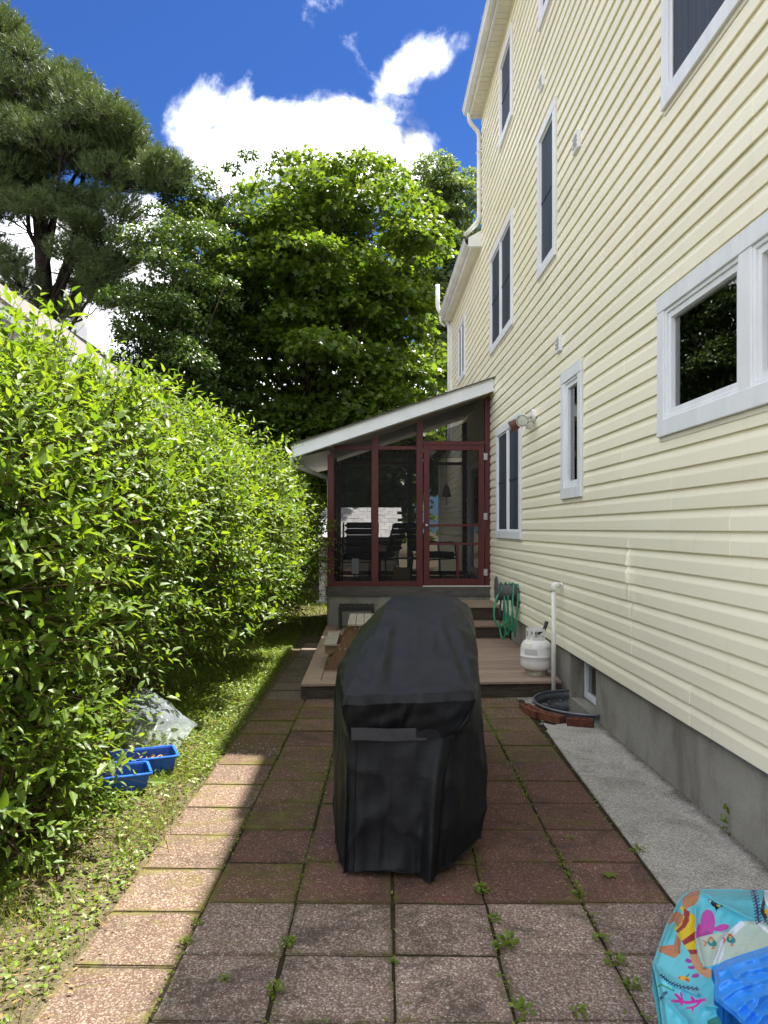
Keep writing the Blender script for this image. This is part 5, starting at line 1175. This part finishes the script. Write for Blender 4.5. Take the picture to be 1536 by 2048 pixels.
# collar: three standing plates with hand holes, open at the valve
mb = MB(); rc = .097
def arc_plate(a0, a1, z0, z1, n=10):
    k = len(mb.v)
    for i in range(n + 1):
        a = a0 + (a1 - a0) * i / n
        for r in (rc, rc - .004):
            for z in (z0, z1): mb.v.append((tx + r * math.cos(a), ty + r * math.sin(a), DT + z))
    for i in range(n):
        o_ = k + i * 4; mb.f += [(o_, o_ + 4, o_ + 5, o_ + 1), (o_ + 2, o_ + 3, o_ + 7, o_ + 6), (o_ + 1, o_ + 5, o_ + 7, o_ + 3), (o_, o_ + 2, o_ + 6, o_ + 4)]
    mb.f += [(k, k + 1, k + 3, k + 2), (k + n * 4, k + n * 4 + 2, k + n * 4 + 3, k + n * 4 + 1)]
for a0, a1 in ((R(168), R(215)), (R(238), R(318)), (R(40), R(120))):
    da = .22
    arc_plate(a0, a1, .340, .372); arc_plate(a0, a0 + da, .372, .428); arc_plate(a1 - da, a1, .372, .428); 
arc_plate(R(168), R(318), .428, .452, 22); arc_plate(R(40), R(168), .428, .452, 18)
mb.build('collar', 'tank_white', tk)
mb = MB(); mb.lathe((tx, ty, DT), [(.018, .35), (.018, .385), (.012, .39), (.012, .405), (.028, .407), (.028, .422), (.01, .424)], 12); mb.build('valve', 'steel', tk, smooth=False)
mb = MB(); mb.tube([(tx + .02, ty - .02, DT + .40), (tx + .075, ty - .02, DT + .44), (tx + .10, ty - .02, DT + .52)], [.012, .018, .020], 8); mb.build('hose_connector', 'black_plastic', tk, smooth=True)
def on_tank(a0, a1, z0, z1, name, mat, r=.1518):
    q = MB(); n = 8
    for i in range(n + 1):
        a = a0 + (a1 - a0) * i / n
        for z in (z0, z1):
            rr_ = r if z < .26 else float(np.interp(z, [.25, .285, .318, .342], [.151, .146, .128, .095])) + .0014
            q.v.append((tx + rr_ * math.cos(a), ty + rr_ * math.sin(a), DT + z))
    for i in range(n): q.f.append((2 * i, 2 * i + 2, 2 * i + 3, 2 * i + 1))
    q.build(name, mat, tk, smooth=True)
on_tank(R(212), R(262), .205, .262, 'printed_label', 'grey_print'); on_tank(R(205), R(240), .300, .330, 'sticker', 'yellow_sticker'); on_tank(R(295), R(312), .262, .283, 'worn_label', 'grey_print')

# standing vent pipe
X, Y = 1.722, 7.172
o = MB(); o.tube([(X, Y, -.02), (X, Y, 1.0)], .021, 14); vp = thing('vent_pipe', 'white plastic pipe standing by the wall beside the propane tank', 'pipe', (X, Y, 0)); o.build('pipe', 'pvc', vp, smooth=True)
mb = MB(); mb.tube(rnd_path([(X, Y, .985), (X, Y, 1.045), (X + .055, Y + .0, 1.045)], .045, 8), .0265, 14); mb.build('elbow', 'pvc', vp, smooth=True)
mb = MB(); mb.tube([(X + .06, Y, 1.045), (XW, Y, 1.045)], .021, 14); mb.build('pipe', 'pvc', vp, smooth=True)

# window well with bricks along its edge
ww = thing('window_well', 'dark corrugated metal window well round the cellar window', 'window well', (1.85, 6.68, 0))
cy, ry, rx = 6.64, .475, .41; n = 48; mb = MB(); prof = []
for k in range(30): z = -.47 + k * .0185; prof.append((z, .012 * math.cos(k * math.pi / 3)))
def wp(a, off, z): return (1.848 - (rx + off) * math.sin(a), cy + (ry + off) * math.cos(a), z)
for side, dr in ((0, 0), (1, .004)):
    k0 = len(mb.v)
    for i in range(n + 1):
        a = math.pi * i / n
        for z, r in prof: mb.v.append(wp(a, r + dr, z))
    m_ = len(prof)
    for i in range(n):
        for j in range(m_ - 1): q = k0 + i * m_ + j; mb.f.append((q, q + 1, q + m_ + 1, q + m_))
mb.build('liner', 'galvanised', ww, smooth=True)
mb = MB(); mb.tube([wp(math.pi * i / n, .004, .072) for i in range(n + 1)], .010, 8); mb.build('rim', 'galvanised', ww, smooth=True)
MB().prism([(1.849, cy - ry + .02)] + [(1.848 - (rx - .02) * math.sin(math.pi * i / 20), cy + (ry - .02) * math.cos(math.pi * i / 20)) for i in range(1, 20)][::-1] + [(1.849, cy + ry - .02)], 'z', -.46, -.43).build('gravel_bed', 'path_concrete', ww)
MB().box(1.70, 1.848, 6.30, 6.52, -.06, -.02).build('pale_slab', 'path_concrete', ww, bevel=.006)
bk = None; labs = ['brick at the left end of the row along the window well', 'middle cored brick in the row along the window well', 'chipped pale-topped brick against the foundation wall', 'half-hidden brick tucked behind the row at the window well']
for i, (ang, dd) in enumerate(((1.93, .085), (2.33, .085), (2.80, .10), (1.58, .075))):
    c = wp(ang, dd, 0); tan = (Vector(wp(ang + .05, dd, 0)) - Vector(wp(ang - .05, dd, 0))).normalized()
    if bk is None:
        mb = MB(); w2, h2, l2 = .048, .058, .10          # a cored brick: walls round three holes
        xs_ = [-l2, -.068, -.036, -.016, .016, .036, .068, l2]; ys_ = [-w2, -.017, .017, w2]
        for ii in range(7):
            for jj_ in range(3):
                if jj_ == 1 and ii in (1, 3, 5): mb.box(xs_[ii], xs_[ii + 1], ys_[jj_], ys_[jj_ + 1], 0, h2 - .03)
                else: mb.box(xs_[ii], xs_[ii + 1], ys_[jj_], ys_[jj_ + 1], 0, h2)
        bk = bpy.data.meshes.new('brick'); bk.from_pydata(mb.v, [], mb.f); bm = bmesh.new(); bm.from_mesh(bk)
        bmesh.ops.remove_doubles(bm, verts=bm.verts, dist=1e-5)
        seen = {}
        for f_ in list(bm.faces): seen.setdefault(tuple(sorted(v.index for v in f_.verts)), []).append(f_)
        bmesh.ops.delete(bm, geom=[f_ for fs in seen.values() if len(fs) > 1 for f_ in fs], context='FACES')
        bmesh.ops.recalc_face_normals(bm, faces=bm.faces); bm.to_mesh(bk); bm.free()
    o = link('brick', bk, 'brick_clay', None, (c[0], c[1], .004 + (0 if i < 3 else -.02))); o.rotation_euler = (random.uniform(-.05, .05), random.uniform(-.05, .05), math.atan2(tan.y, tan.x)); tag(o, labs[i], 'brick', 'bricks edging the window well')
# loose stones by the deck corner
def stone_mesh():
    bm = bmesh.new(); bmesh.ops.create_icosphere(bm, subdivisions=2, radius=1)
    for v_ in bm.verts: v_.co *= 1 + random.uniform(-.16, .16); v_.co.z *= .6
    me = bpy.data.meshes.new('stone'); bm.to_mesh(me); bm.free(); return me
for i, (px, py, r) in enumerate(((1046, 1383, .024), (1053, 1381, .018), (1061, 1383, .020), (1073, 1384, .016), (1066, 1402, .020), (1058, 1414, .016), (1084, 1447, .016), (1052, 1418, .02))):
    g = G(px, py, .01); o = link('stone', stone_mesh(), 'stone', None, (g.x, g.y, r * .35)); o.scale = (r * 1.2, r, r)
    o.rotation_euler.z = random.uniform(0, 6); tag(o, ['largest white stone, leftmost by the deck corner', 'second pale stone from the left by the deck corner', 'third pale stone in the line along the deck front', 'rightmost stone in the line along the deck front', 'stone just left of the window well rim', 'stone nearest the left brick of the window well', 'lone dark stone in front of the bricks on the path', 'stone at the paver edge left of the bricks'][i], 'stone', 'loose stones by the deck corner')
def pebbles():
    mb = MB(); n = 640; V = []; Fc = []
    ico = [(0, 0, 1), (.9, 0, .3), (.28, .85, .3), (-.72, .53, .3), (-.72, -.53, .3), (.28, -.85, .3), (0, 0, -.5)]
    fi = [(0, 1, 2), (0, 2, 3), (0, 3, 4), (0, 4, 5), (0, 5, 1), (6, 2, 1), (6, 3, 2), (6, 4, 3), (6, 5, 4), (6, 1, 5)]
    for i in range(n):
        if i < 220: x, y, s = random.uniform(-.55, 1.5), 7.04 - abs(random.gauss(0, .035)), random.uniform(.003, .008)
        elif i < 340: x, y, s = random.uniform(1.40, 1.85), random.uniform(6.2, 7.05), random.uniform(.003, .010)
        elif i > 420: x, y, s = 1.85 - abs(random.gauss(0, .018)), random.uniform(2.8, 6.1), random.uniform(.002, .007)
        else: x, y, s = random.uniform(-1.0, -.62), random.uniform(5.3, 5.6), random.uniform(.003, .009)
        a = random.uniform(0, 6); mb.add([(x + s * (p_[0] * math.cos(a) - p_[1] * math.sin(a)) * random.uniform(.8, 1.3), y + s * (p_[0] * math.sin(a) + p_[1] * math.cos(a)), .004 + s * p_[2]) for p_ in ico], fi)
    o = mb.build('gravel', 'stone'); tag(o, 'fine pale gravel along the front edge of the deck', 'gravel', kind='stuff')
pebbles()

# ------------------------------------------------------------------ hose on its wall holder
hr = thing('hose_holder', 'grey hose holder fixed to the siding beside the steps', 'hose reel', (1.78, 9.35, .8))
MB().box(1.775, 1.806, 9.2, 9.45, .62, .86).build('back_plate', 'hose_core_grey', hr, bevel=.005)
mb = MB(); mb.tube([(1.80, 9.33, .80), (1.55, 9.33, .80)], .10, 16); mb.build('drum', 'hose_core_grey', hr)
mb = MB(); mb.lathe((0, 0, 0), [(.16, -.006), (.165, 0), (.16, .006)], 24); mb.v = [(1.548 - z, 9.33 + x, .83 + y) for x, y, z in mb.v]; mb.build('flange', 'galvanised', hr)
hose_pts = []; r_ = random.Random(5)
for k in range(4):
    x = 1.60 + .045 * k; drop = (.45, .40, .36, .42)[k]; wd = (.10, .08, .09, .085)[k]
    for i in range(22):
        a = 2 * math.pi * i / 22; zz = .80 - drop * .5 + (drop * .5 + .115) * math.cos(a); 
        hose_pts.append((x + .045 * i / 22 + .012 * math.sin(a * 2 + k), 9.33 - .02 * k + wd * math.sin(a) * (1.1 - .25 * math.cos(a)), zz))
mb = MB(); mb.tube(hose_pts, .0105, 7); ho = thing('garden_hose', 'green garden hose looped over the grey holder on the siding', 'hose', (1.66, 9.33, .4)); mb.build('coil', 'hose_green', ho, smooth=True)
mb = MB(); mb.tube(rnd_path([(1.60, 9.25, .86), (1.56, 9.2, .80), (1.505, 9.15, .72), (1.475, 9.1, .58), (1.49, 9.1, .45), (1.56, 9.12, .40), (1.64, 9.2, .44), (1.68, 9.3, .6), (1.66, 9.33, .86)], .06), .0105, 7); mb.build('loose_loop', 'hose_green', ho, smooth=True)
mb = MB(); mb.tube([(1.565, 9.19, .66), (1.565, 9.19, .52), (1.575, 9.19, .46)], [.016, .020, .013], 8); mb.build('nozzle', 'black_plastic', ho, smooth=True)

# floodlight
fl = thing('floodlight', 'white twin-head floodlight on the siding above the two-pane window', 'floodlight', (1.8, 8.4, 2.77))
mb = MB(); mb.tube([(XW - .012, 8.40, 2.80), (XW - .045, 8.40, 2.80)], .075, 20); mb.build('base', 'white_metal', fl, bevel=.004)
def head(p, d, mat, nm):
    p = Vector(p); d = Vector(d).normalized(); mb = MB()
    mb.tube([p - d * .10, p - d * .085, p - d * .06, p - d * .02, p + d * .05, p + d * .062], [.024, .036, .042, .056, .066, .068], 20, cap=False)
    o = mb.build(nm, mat, fl, smooth=True)
    q = MB(); q.tube([p + d * .047, p + d * .052, p + d * .056], [.0655, .045, .02], 20); q.build('lens', 'lamp_lens', o, smooth=True)
head((1.665, 8.30, 2.745), (-.30, -.80, -.35), 'white_metal', 'lamp_head'); head((1.635, 8.56, 2.73), (-.75, .35, -.45), 'lamp_brown', 'lamp_head')
mb = MB(); mb.tube([(1.78, 8.40, 2.80), (1.70, 8.36, 2.79), (1.68, 8.34, 2.775)], .016, 8); mb.tube([(1.78, 8.41, 2.80), (1.72, 8.48, 2.78), (1.67, 8.53, 2.765)], .016, 8); mb.build('arm', 'white_metal', fl, smooth=True)
mb = MB(); mb.tube([(1.74, 8.38, 2.72), (1.73, 8.37, 2.66)], [.022, .028], 10); mb.build('motion_sensor', 'white_metal', fl, smooth=True)

# ------------------------------------------------------------------ blue trays, plastic film
def tray(label, c, ang, L, Wd, hgt):
    t = thing('plastic_tray', label, 'tray', (c[0], c[1], 0), 'blue trays on the soil'); ca, sa = math.cos(ang), math.sin(ang)
    def ring(l, w, r, z, n=5):
        pts = []
        for qx, qy, a0 in ((1, 1, 0), (-1, 1, 90), (-1, -1, 180), (1, -1, 270)):
            for k in range(n + 1):
                a = R(a0 + 90 * k / n); x = qx * (l / 2 - r) + r * math.cos(a); y = qy * (w / 2 - r) + r * math.sin(a)
                pts.append((c[0] + x * ca - y * sa, c[1] + x * sa + y * ca, z))
        return pts
    seq = [ring(L - .06, Wd - .06, .02, .004), ring(L - .05, Wd - .05, .025, .01), ring(L - .02, Wd - .02, .03, hgt - .02), ring(L - .02, Wd - .02, .03, hgt - .006), ring(L + .012, Wd + .012, .035, hgt - .012), ring(L + .016, Wd + .016, .037, hgt - .004), ring(L + .012, Wd + .012, .035, hgt),
           ring(L - .02, Wd - .02, .028, hgt + .001), ring(L - .028, Wd - .028, .028, hgt - .01), ring(L - .056, Wd - .056, .024, .014), ring(L - .07, Wd - .07, .02, .010)]
    mb = MB(); n = len(seq[0]); mb.v = [p for r in seq for p in r]
    for i in range(len(seq) - 1):
        for j in range(n): a = i * n + j; d = i * n + (j + 1) % n; mb.f.append((a, d, d + n, a + n))
    mb.f += [tuple(range(n))[::-1], tuple((len(seq) - 1) * n + j for j in range(n))]
    mb.build('body', 'blue_plastic', t, smooth=False)
    mb = MB()
    for u in np.linspace(-.42, .42, 9):
        x, y = u * L, -(Wd / 2 - .012); mb.bar((c[0] + x * ca - (y + .008) * sa, c[1] + x * sa + (y + .008) * ca, .012), (c[0] + x * ca - y * sa, c[1] + x * sa + y * ca, hgt - .02), .006, .006)
    mb.build('ribs', 'blue_plastic', t)
    return t
tray('blue plastic tray in front, empty and half hidden by weeds', (-1.545, 4.62, 0), R(22), .44, .26, .115)
tray('blue plastic tray behind, holding dead leaves', (-1.455, 4.98, 0), R(22), .40, .26, .115)
n = 130; a = R(22); u = rng.uniform(-.13, .13, n); w = rng.uniform(-.08, .08, n)
po = np.stack([-1.455 + u * math.cos(a) - w * math.sin(a), 4.98 + u * math.sin(a) + w * math.cos(a), rng.uniform(.02, .075, n)], 1); L = rng.uniform(.02, .055, n)
o = link('dead_leaves', leaves_mesh('dead_leaves', po, rng.normal(size=(n, 3)) * np.array([1, 1, .3]), rng.normal(size=(n, 3)) * .4 + np.array([0, 0, 1]), L, L * .5, LEAF), 'dry_leaf'); tag(o, 'brown dead leaves lying inside the rear blue tray', 'leaves', kind='stuff')
# sheet of clear plastic film, folded over on itself
nu, nv = 40, 44; V = []
bl_, br_ = Vector((-1.70, 5.40, .005)), Vector((-1.36, 5.46, .005)); tl_, tr_ = Vector((-1.82, 5.55, .275)), Vector((-1.33, 5.72, .055)); kl_, kr_ = Vector((-1.80, 6.0, .35)), Vector((-1.33, 5.86, .06)); el_, er_ = Vector((-1.70, 6.25, .01)), Vector((-1.28, 6.05, .01))
for j in range(nv):
    t = j / (nv - 1) * 3; i0 = min(2, int(t)); f = t - i0; f = f * f * (3 - 2 * f) * .5 + f * .5
    for i in range(nu):
        s = i / (nu - 1); edge = [(bl_, br_), (tl_, tr_), (kl_, kr_), (el_, er_)]
        a_ = edge[i0][0].lerp(edge[i0][1], s); b2 = edge[i0 + 1][0].lerp(edge[i0 + 1][1], s); p_ = a_.lerp(b2, f)
        wv = .010 * math.sin(s * 17 + t * 2.2) * math.sin(t * 1.05) + .004 * math.sin((s - t * .25) * 31)
        V.append((p_.x + .3 * wv, p_.y - wv, max(.003, p_.z + wv * .8 + .05 * math.sin(s * math.pi) * math.sin(min(t, 3) / 3 * math.pi))))
idx = np.arange(nu * nv).reshape(nv, nu)
o = link('plastic_film', npmesh('plastic_film', np.array(V), np.stack([idx[:-1, :-1], idx[:-1, 1:], idx[1:, 1:], idx[1:, :-1]], -1).ravel(), 4), 'plastic_film', smooth=True); tag(o, 'bent sheet of clear plastic film under the hedge behind the blue trays', 'plastic sheet')

# ------------------------------------------------------------------ crumpled paddling pool
def zc_(x, y): return (x / 5.19 + 1240, y / 5.19 + 1700)
def inpoly(px, py, poly):
    poly = np.array(poly, float); x, y = px, py; c = np.zeros(x.shape, bool); j = len(poly) - 1
    for i in range(len(poly)):
        xi, yi = poly[i]; xj, yj = poly[j]
        cond = ((yi > y) != (yj > y)) & (x < (xj - xi) * (y - yi) / (yj - yi + 1e-12) + xi); c ^= cond; j = i
    return c
def edist(px, py, poly):
    d = np.full(px.shape, 1e9); poly = np.array(poly, float)
    for i in range(len(poly)):
        a = poly[i]; q = poly[(i + 1) % len(poly)]; ab = q - a; t = np.clip(((px - a[0]) * ab[0] + (py - a[1]) * ab[1]) / (ab @ ab), 0, 1)
        d = np.minimum(d, np.hypot(px - a[0] - t * ab[0], py - a[1] - t * ab[1]))
    return d
def segd(x, y, pts):
    d = np.full(x.shape, 1e9)
    for (x0, y0), (x1, y1) in zip(pts[:-1], pts[1:]):
        ab = np.array([x1 - x0, y1 - y0], float); t = np.clip(((x - x0) * ab[0] + (y - y0) * ab[1]) / (ab @ ab), 0, 1); d = np.minimum(d, np.hypot(x - x0 - t * ab[0], y - y0 - t * ab[1]))
    return d
def ell(x, y, cx, cy_, rx_, ry_, a=0):
    c, s = math.cos(a), math.sin(a); u = (x - cx) * c + (y - cy_) * s; w = -(x - cx) * s + (y - cy_) * c; return (u / rx_) ** 2 + (w / ry_) ** 2 < 1
def smooth(t): t = np.clip(t, 0, 1); return t * t * (3 - 2 * t)
def heap(name, outline, hfun, step, parent, mat, colfun=None):
    o_ = np.array(outline, float); x0, y0 = o_.min(0) - step; x1, y1 = o_.max(0) + step
    gx, gy = np.meshgrid(np.arange(x0, x1, step), np.arange(y0, y1, step)); ins = inpoly(gx, gy, outline); d = edist(gx, gy, outline)
    # pull the outside ring of cells on to the outline
    z = hfun(gx, gy, np.where(ins, d, 0)); X = gx / 5.19 + 1240; Yp = gy / 5.19 + 1700
    Yw = (H - z) * F / (Yp - VY); V = np.stack([(X - VX) / F * Yw, Yw, z], -1)
    use = ins | (d < step * .8); n0, n1 = gx.shape; mp = -np.ones((n0, n1), int); cell = use[:-1, :-1] & use[1:, :-1] & use[:-1, 1:] & use[1:, 1:]
    used = np.zeros((n0, n1), bool); used[:-1, :-1] |= cell; used[1:, :-1] |= cell; used[:-1, 1:] |= cell; used[1:, 1:] |= cell
    mp[used] = np.arange(used.sum()); ci, cj = np.nonzero(cell)
    FI = np.stack([mp[ci, cj], mp[ci + 1, cj], mp[ci + 1, cj + 1], mp[ci, cj + 1]], -1).ravel()
    # the rim of the sheet turns down to the ground
    pad = np.zeros((n0 + 1, n1 + 1), bool); pad[1:n0, 1:n1] = cell; sk = []
    for i_, j_ in zip(ci, cj):
        for di, dj, a_, b_2 in ((-1, 0, (0, 0), (0, 1)), (1, 0, (1, 1), (1, 0)), (0, -1, (1, 0), (0, 0)), (0, 1, (0, 1), (1, 1))):
            if not pad[i_ + 1 + di, j_ + 1 + dj]: sk.append((mp[i_ + a_[0], j_ + a_[1]], mp[i_ + b_2[0], j_ + b_2[1]]))
    VV = V[used]; nb0 = len(VV); low = VV.copy(); low[:, 2] = .009; sk = np.array(sk); keep_ = np.unique(sk); lm_ = -np.ones(nb0, int); lm_[keep_] = nb0 + np.arange(len(keep_))
    FI = np.concatenate([FI, np.stack([sk[:, 1], sk[:, 0], lm_[sk[:, 0]], lm_[sk[:, 1]]], -1).ravel()])
    me = npmesh(name, np.concatenate([VV, low[keep_]]) - np.array(wloc(parent)), FI, 4)
    if colfun is not None:
        col = colfun(gx, gy)[used]; col = np.concatenate([col, col[keep_]]); at = me.color_attributes.new('print', 'FLOAT_COLOR', 'POINT'); at.data.foreach_set('color', np.concatenate([col, np.ones((len(col), 1))], 1).astype(np.float32).ravel())
    return link(name, me, mat, parent, smooth=True)
TEAL = (.085, .45, .58)
def pool_print(x, y):
    c = np.zeros(x.shape + (3,)); c[:] = TEAL
    sh = .5 + .5 * np.sin(x * .006 + y * .004); c += (sh * .10)[..., None] * np.array([.3, .6, .6])
    def pt(mask, col): c[mask] = col
    BR, CR, YE, PK, NV, TN = (.42, .17, .085), (.25, .012, .022), (.62, .45, .008), (.46, .045, .36), (.010, .030, .13), (.46, .24, .13)
    pt(inpoly(x, y, [(650, 490), (730, 430), (835, 410), (815, 520), (770, 570), (690, 612), (650, 600)]), BR)
    pt(inpoly(x, y, [(545, 650), (610, 640), (660, 680), (662, 760), (640, 800), (600, 830), (570, 740), (485, 780)]), BR)
    pt(inpoly(x, y, [(400, 1000), (560, 980), (585, 870), (630, 930), (628, 1060), (600, 1105), (560, 1122), (400, 1055)]), BR)
    st = inpoly(x, y, [(610, 590), (655, 588), (780, 690), (785, 1085), (700, 1040), (620, 910), (575, 840), (565, 800), (610, 790), (650, 740), (662, 660)])
    pt(st, YE)
    for poly in ([(660, 600), (725, 640), (715, 740), (680, 800), (600, 862), (578, 842), (640, 780), (665, 700)], [(640, 945), (780, 840), (782, 930), (665, 990)], [(700, 1035), (800, 1030), (800, 1085), (730, 1080)]): pt(inpoly(x, y, poly), CR)
    pt(inpoly(x, y, [(720, 1082), (800, 1085), (870, 1220), (960, 1240), (965, 1300), (910, 1335), (820, 1280), (750, 1190)]), TN)
    cl_ = inpoly(x, y, [(790, 915), (960, 870), (1110, 850), (1250, 740), (1700, 740), (1700, 960), (1536, 1000), (1300, 1070), (1100, 1150), (950, 1200), (870, 1212), (812, 1080)])
    pt(cl_, (.40, .50, .45)); 
    pt(cl_ & (segd(x, y, [(1260, 770), (1160, 860), (1060, 970), (1040, 1080), (985, 1195)]) < 30), (.62, .68, .78)); pt(cl_ & (segd(x, y, [(1440, 760), (1560, 870)]) < 16), (.70, .74, .80))
    for e in ((912, 745, 76, 128, 0), (1055, 808, 78, 36, -.25), (822, 830, 28, 66, .1)): pt(ell(x, y, *e), PK)
    pt(inpoly(x, y, [(782, 850), (850, 800), (1000, 800), (965, 868), (790, 915)]), PK); pt(inpoly(x, y, [(800, 905), (900, 835), (965, 868)]), (.30, .03, .26))
    for dx, dy in ((0, 0), (197, -32)):
        pt(inpoly(x, y, [(905 + dx, 945 + dy), (925 + dx, 900 + dy), (945 + dx, 895 + dy), (985 + dx, 935 + dy)]), (.52, .17, .06)); pt(ell(x, y, 957 + dx, 965 + dy, 50, 36, .3), (.012, .20, .22))
        pt(inpoly(x, y, [(856 + dx, 935 + dy), (885 + dx, 940 + dy), (908 + dx, 965 + dy), (885 + dx, 1000 + dy), (868 + dx, 1000 + dy), (880 + dx, 965 + dy)]), (.55, .16, .06)); pt(ell(x, y, 965 + dx, 1017 + dy, 18, 12), (.55, .16, .06)); pt(ell(x, y, 944 + dx, 945 + dy, 15, 20), (.55, .55, .30)); pt(ell(x, y, 944 + dx, 945 + dy, 6, 9), (.02, .02, .02))
    pt(inpoly(x, y, [(908, 512), (948, 518), (1000, 550), (1072, 582), (1010, 612), (998, 642), (988, 600), (948, 572), (940, 545)]), (.012, .012, .015)); pt(ell(x, y, 1022, 578, 24, 13, .5), (.62, .42, .02)); pt(ell(x, y, 938, 530, 10, 12), (.7, .7, .7))
    for pts, w, fr in (([(1378, 400), (1420, 560), (1440, 740)], 24, .20), ([(432, 1305), (520, 1375), (640, 1425), (805, 1440)], 13, .22), ([(418, 1550), (450, 1505), (478, 1480)], 13, .3), ([(1510, 740), (1620, 800)], 16, .2)):
        dd = segd(x, y, pts); pt(dd < w * (1 + .55 * np.sign(np.sin((x + y * 1.6) * fr * .55))), NV)
    pt(ell(x, y, 665, 1332, 58, 24, .15), (.62, .36, .02)); pt(inpoly(x, y, [(600, 1310), (640, 1320), (612, 1345)]), (.5, .08, .02)); pt(ell(x, y, 700, 1350, 26, 14, .4), (.45, .05, .02)); pt(segd(x, y, [(690, 1315), (716, 1288)]) < 6, NV)
    for e in ((712, 1150, 36, 22, .3), (742, 1220, 38, 20, .1), (785, 1305, 40, 24, -.2)): pt(ell(x, y, *e), (.27, .03, .30))
    for pts, w in (([(545, 1565), (620, 1570), (700, 1585), (800, 1570), (875, 1555)], 17), ([(575, 1500), (620, 1545), (640, 1600)], 15), ([(630, 1480), (650, 1560)], 10), ([(745, 1530), (775, 1570)], 15), ([(840, 1570), (790, 1620), (750, 1635), (700, 1640)], 12), ([(755, 1640), (758, 1668)], 10)): pt(segd(x, y, pts) < w, (.52, .02, .30))
    pt(inpoly(x, y, [(1490, 480), (1510, 520), (1500, 620), (1530, 700), (1505, 740), (1455, 640), (1470, 560)]), (.008, .008, .010)); pt(inpoly(x, y, [(1400, 420), (1540, 420), (1700, 500), (1540, 600), (1500, 520), (1460, 450)]) & (y < 600) & (x > 1500), (.66, .70, .76)); pt(ell(x, y, 1560, 640, 60, 45), (.5, .36, .02))
    pt(inpoly(x, y, [(905, 1770), (1060, 1700), (1230, 1770), (1260, 1900), (900, 1900)]), (.04, .19, .16)); pt(segd(x, y, [(395, 1420), (430, 1395), (470, 1420), (560, 1460)]) < 9, (.05, .25, .10))
    return c
OUT = [(590, 560), (640, 470), (730, 425), (840, 407), (1100, 410), (1536, 418), (1800, 430), (1900, 900), (1900, 2150), (450, 2150), (440, 1806), (400, 1500), (355, 1260), (335, 1190), (400, 1000), (480, 770), (560, 630)]
RID = [([(785, 600), (790, 900), (870, 1210)], .022, 30), ([(340, 1195), (560, 1400), (800, 1500)], .020, 30), ([(870, 430), (1000, 540), (1400, 730), (1560, 760)], .030, 45), ([(590, 850), (600, 1050)], .012, 22), ([(890, 1610), (1060, 1640), (1260, 1800)], .03, 40), ([(500, 1560), (700, 1790), (760, 2000)], .022, 40), ([(1150, 850), (1050, 980), (980, 1190)], .014, 26), ([(640, 480), (560, 740), (420, 1000)], .018, 30)]
def pool_h(x, y, d):
    h = .095 + .03 * smooth(d / 60) + .05 * smooth((x - 800) / 500) * smooth(d / 120)
    for pts, a, w in RID: h = h + a * np.exp(-(segd(x, y, pts) / w) ** 1.3) * smooth(d / 60)
    h = h + smooth(d / 80) * (.002 * np.sin(x * .021 + 2 * np.sin(y * .008)) * np.sin(y * .017 + x * .006) + .001 * np.sin(x * .05 + y * .031))
    return h
pool = thing('paddling_pool', 'crumpled deflated paddling pool with sea-animal print in the bottom right corner', 'paddling pool', (1.4, 2.8, 0))
heap('printed_vinyl', OUT, pool_h, 7, pool, 'pool_vinyl', pool_print)
BL = [(950, 1215), (1010, 1200), (1080, 1150), (1300, 1075), (1536, 1000), (1900, 930), (1900, 2150), (1330, 2150), (1260, 1806), (1180, 1720), (1090, 1650), (985, 1560), (972, 1480), (985, 1330)]
def blue_h(x, y, d):
    base = pool_h(x, y, edist(x, y, OUT)); f = smooth(d / 50)
    w = 0
    for pts, a, wd in (([(1000, 1290), (1250, 1170), (1560, 1090)], .022, 26), ([(1010, 1400), (1300, 1260), (1700, 1180)], .030, 34), ([(1040, 1560), (1230, 1430), (1560, 1330)], .026, 26), ([(1180, 1700), (1330, 1560), (1600, 1480)], .032, 30),
                       ([(1300, 1600), (1420, 1700), (1560, 1720)], .030, 30), ([(1260, 1790), (1420, 1620), (1480, 1420)], .024, 24), ([(1380, 1850), (1560, 1640)], .03, 28), ([(1120, 1200), (1190, 1330), (1330, 1400)], .018, 20), ([(1400, 1100), (1480, 1220)], .016, 20)):
        w = w + a * np.exp(-(segd(x, y, pts) / (wd * 1.35)) ** 1.5)
    return base + .012 + .02 + f * (.028 + w * .55)
heap('blue_floor', BL, blue_h, 8, pool, 'blue_sheet')
print('panels', npan, 'objects', len(bpy.data.objects))
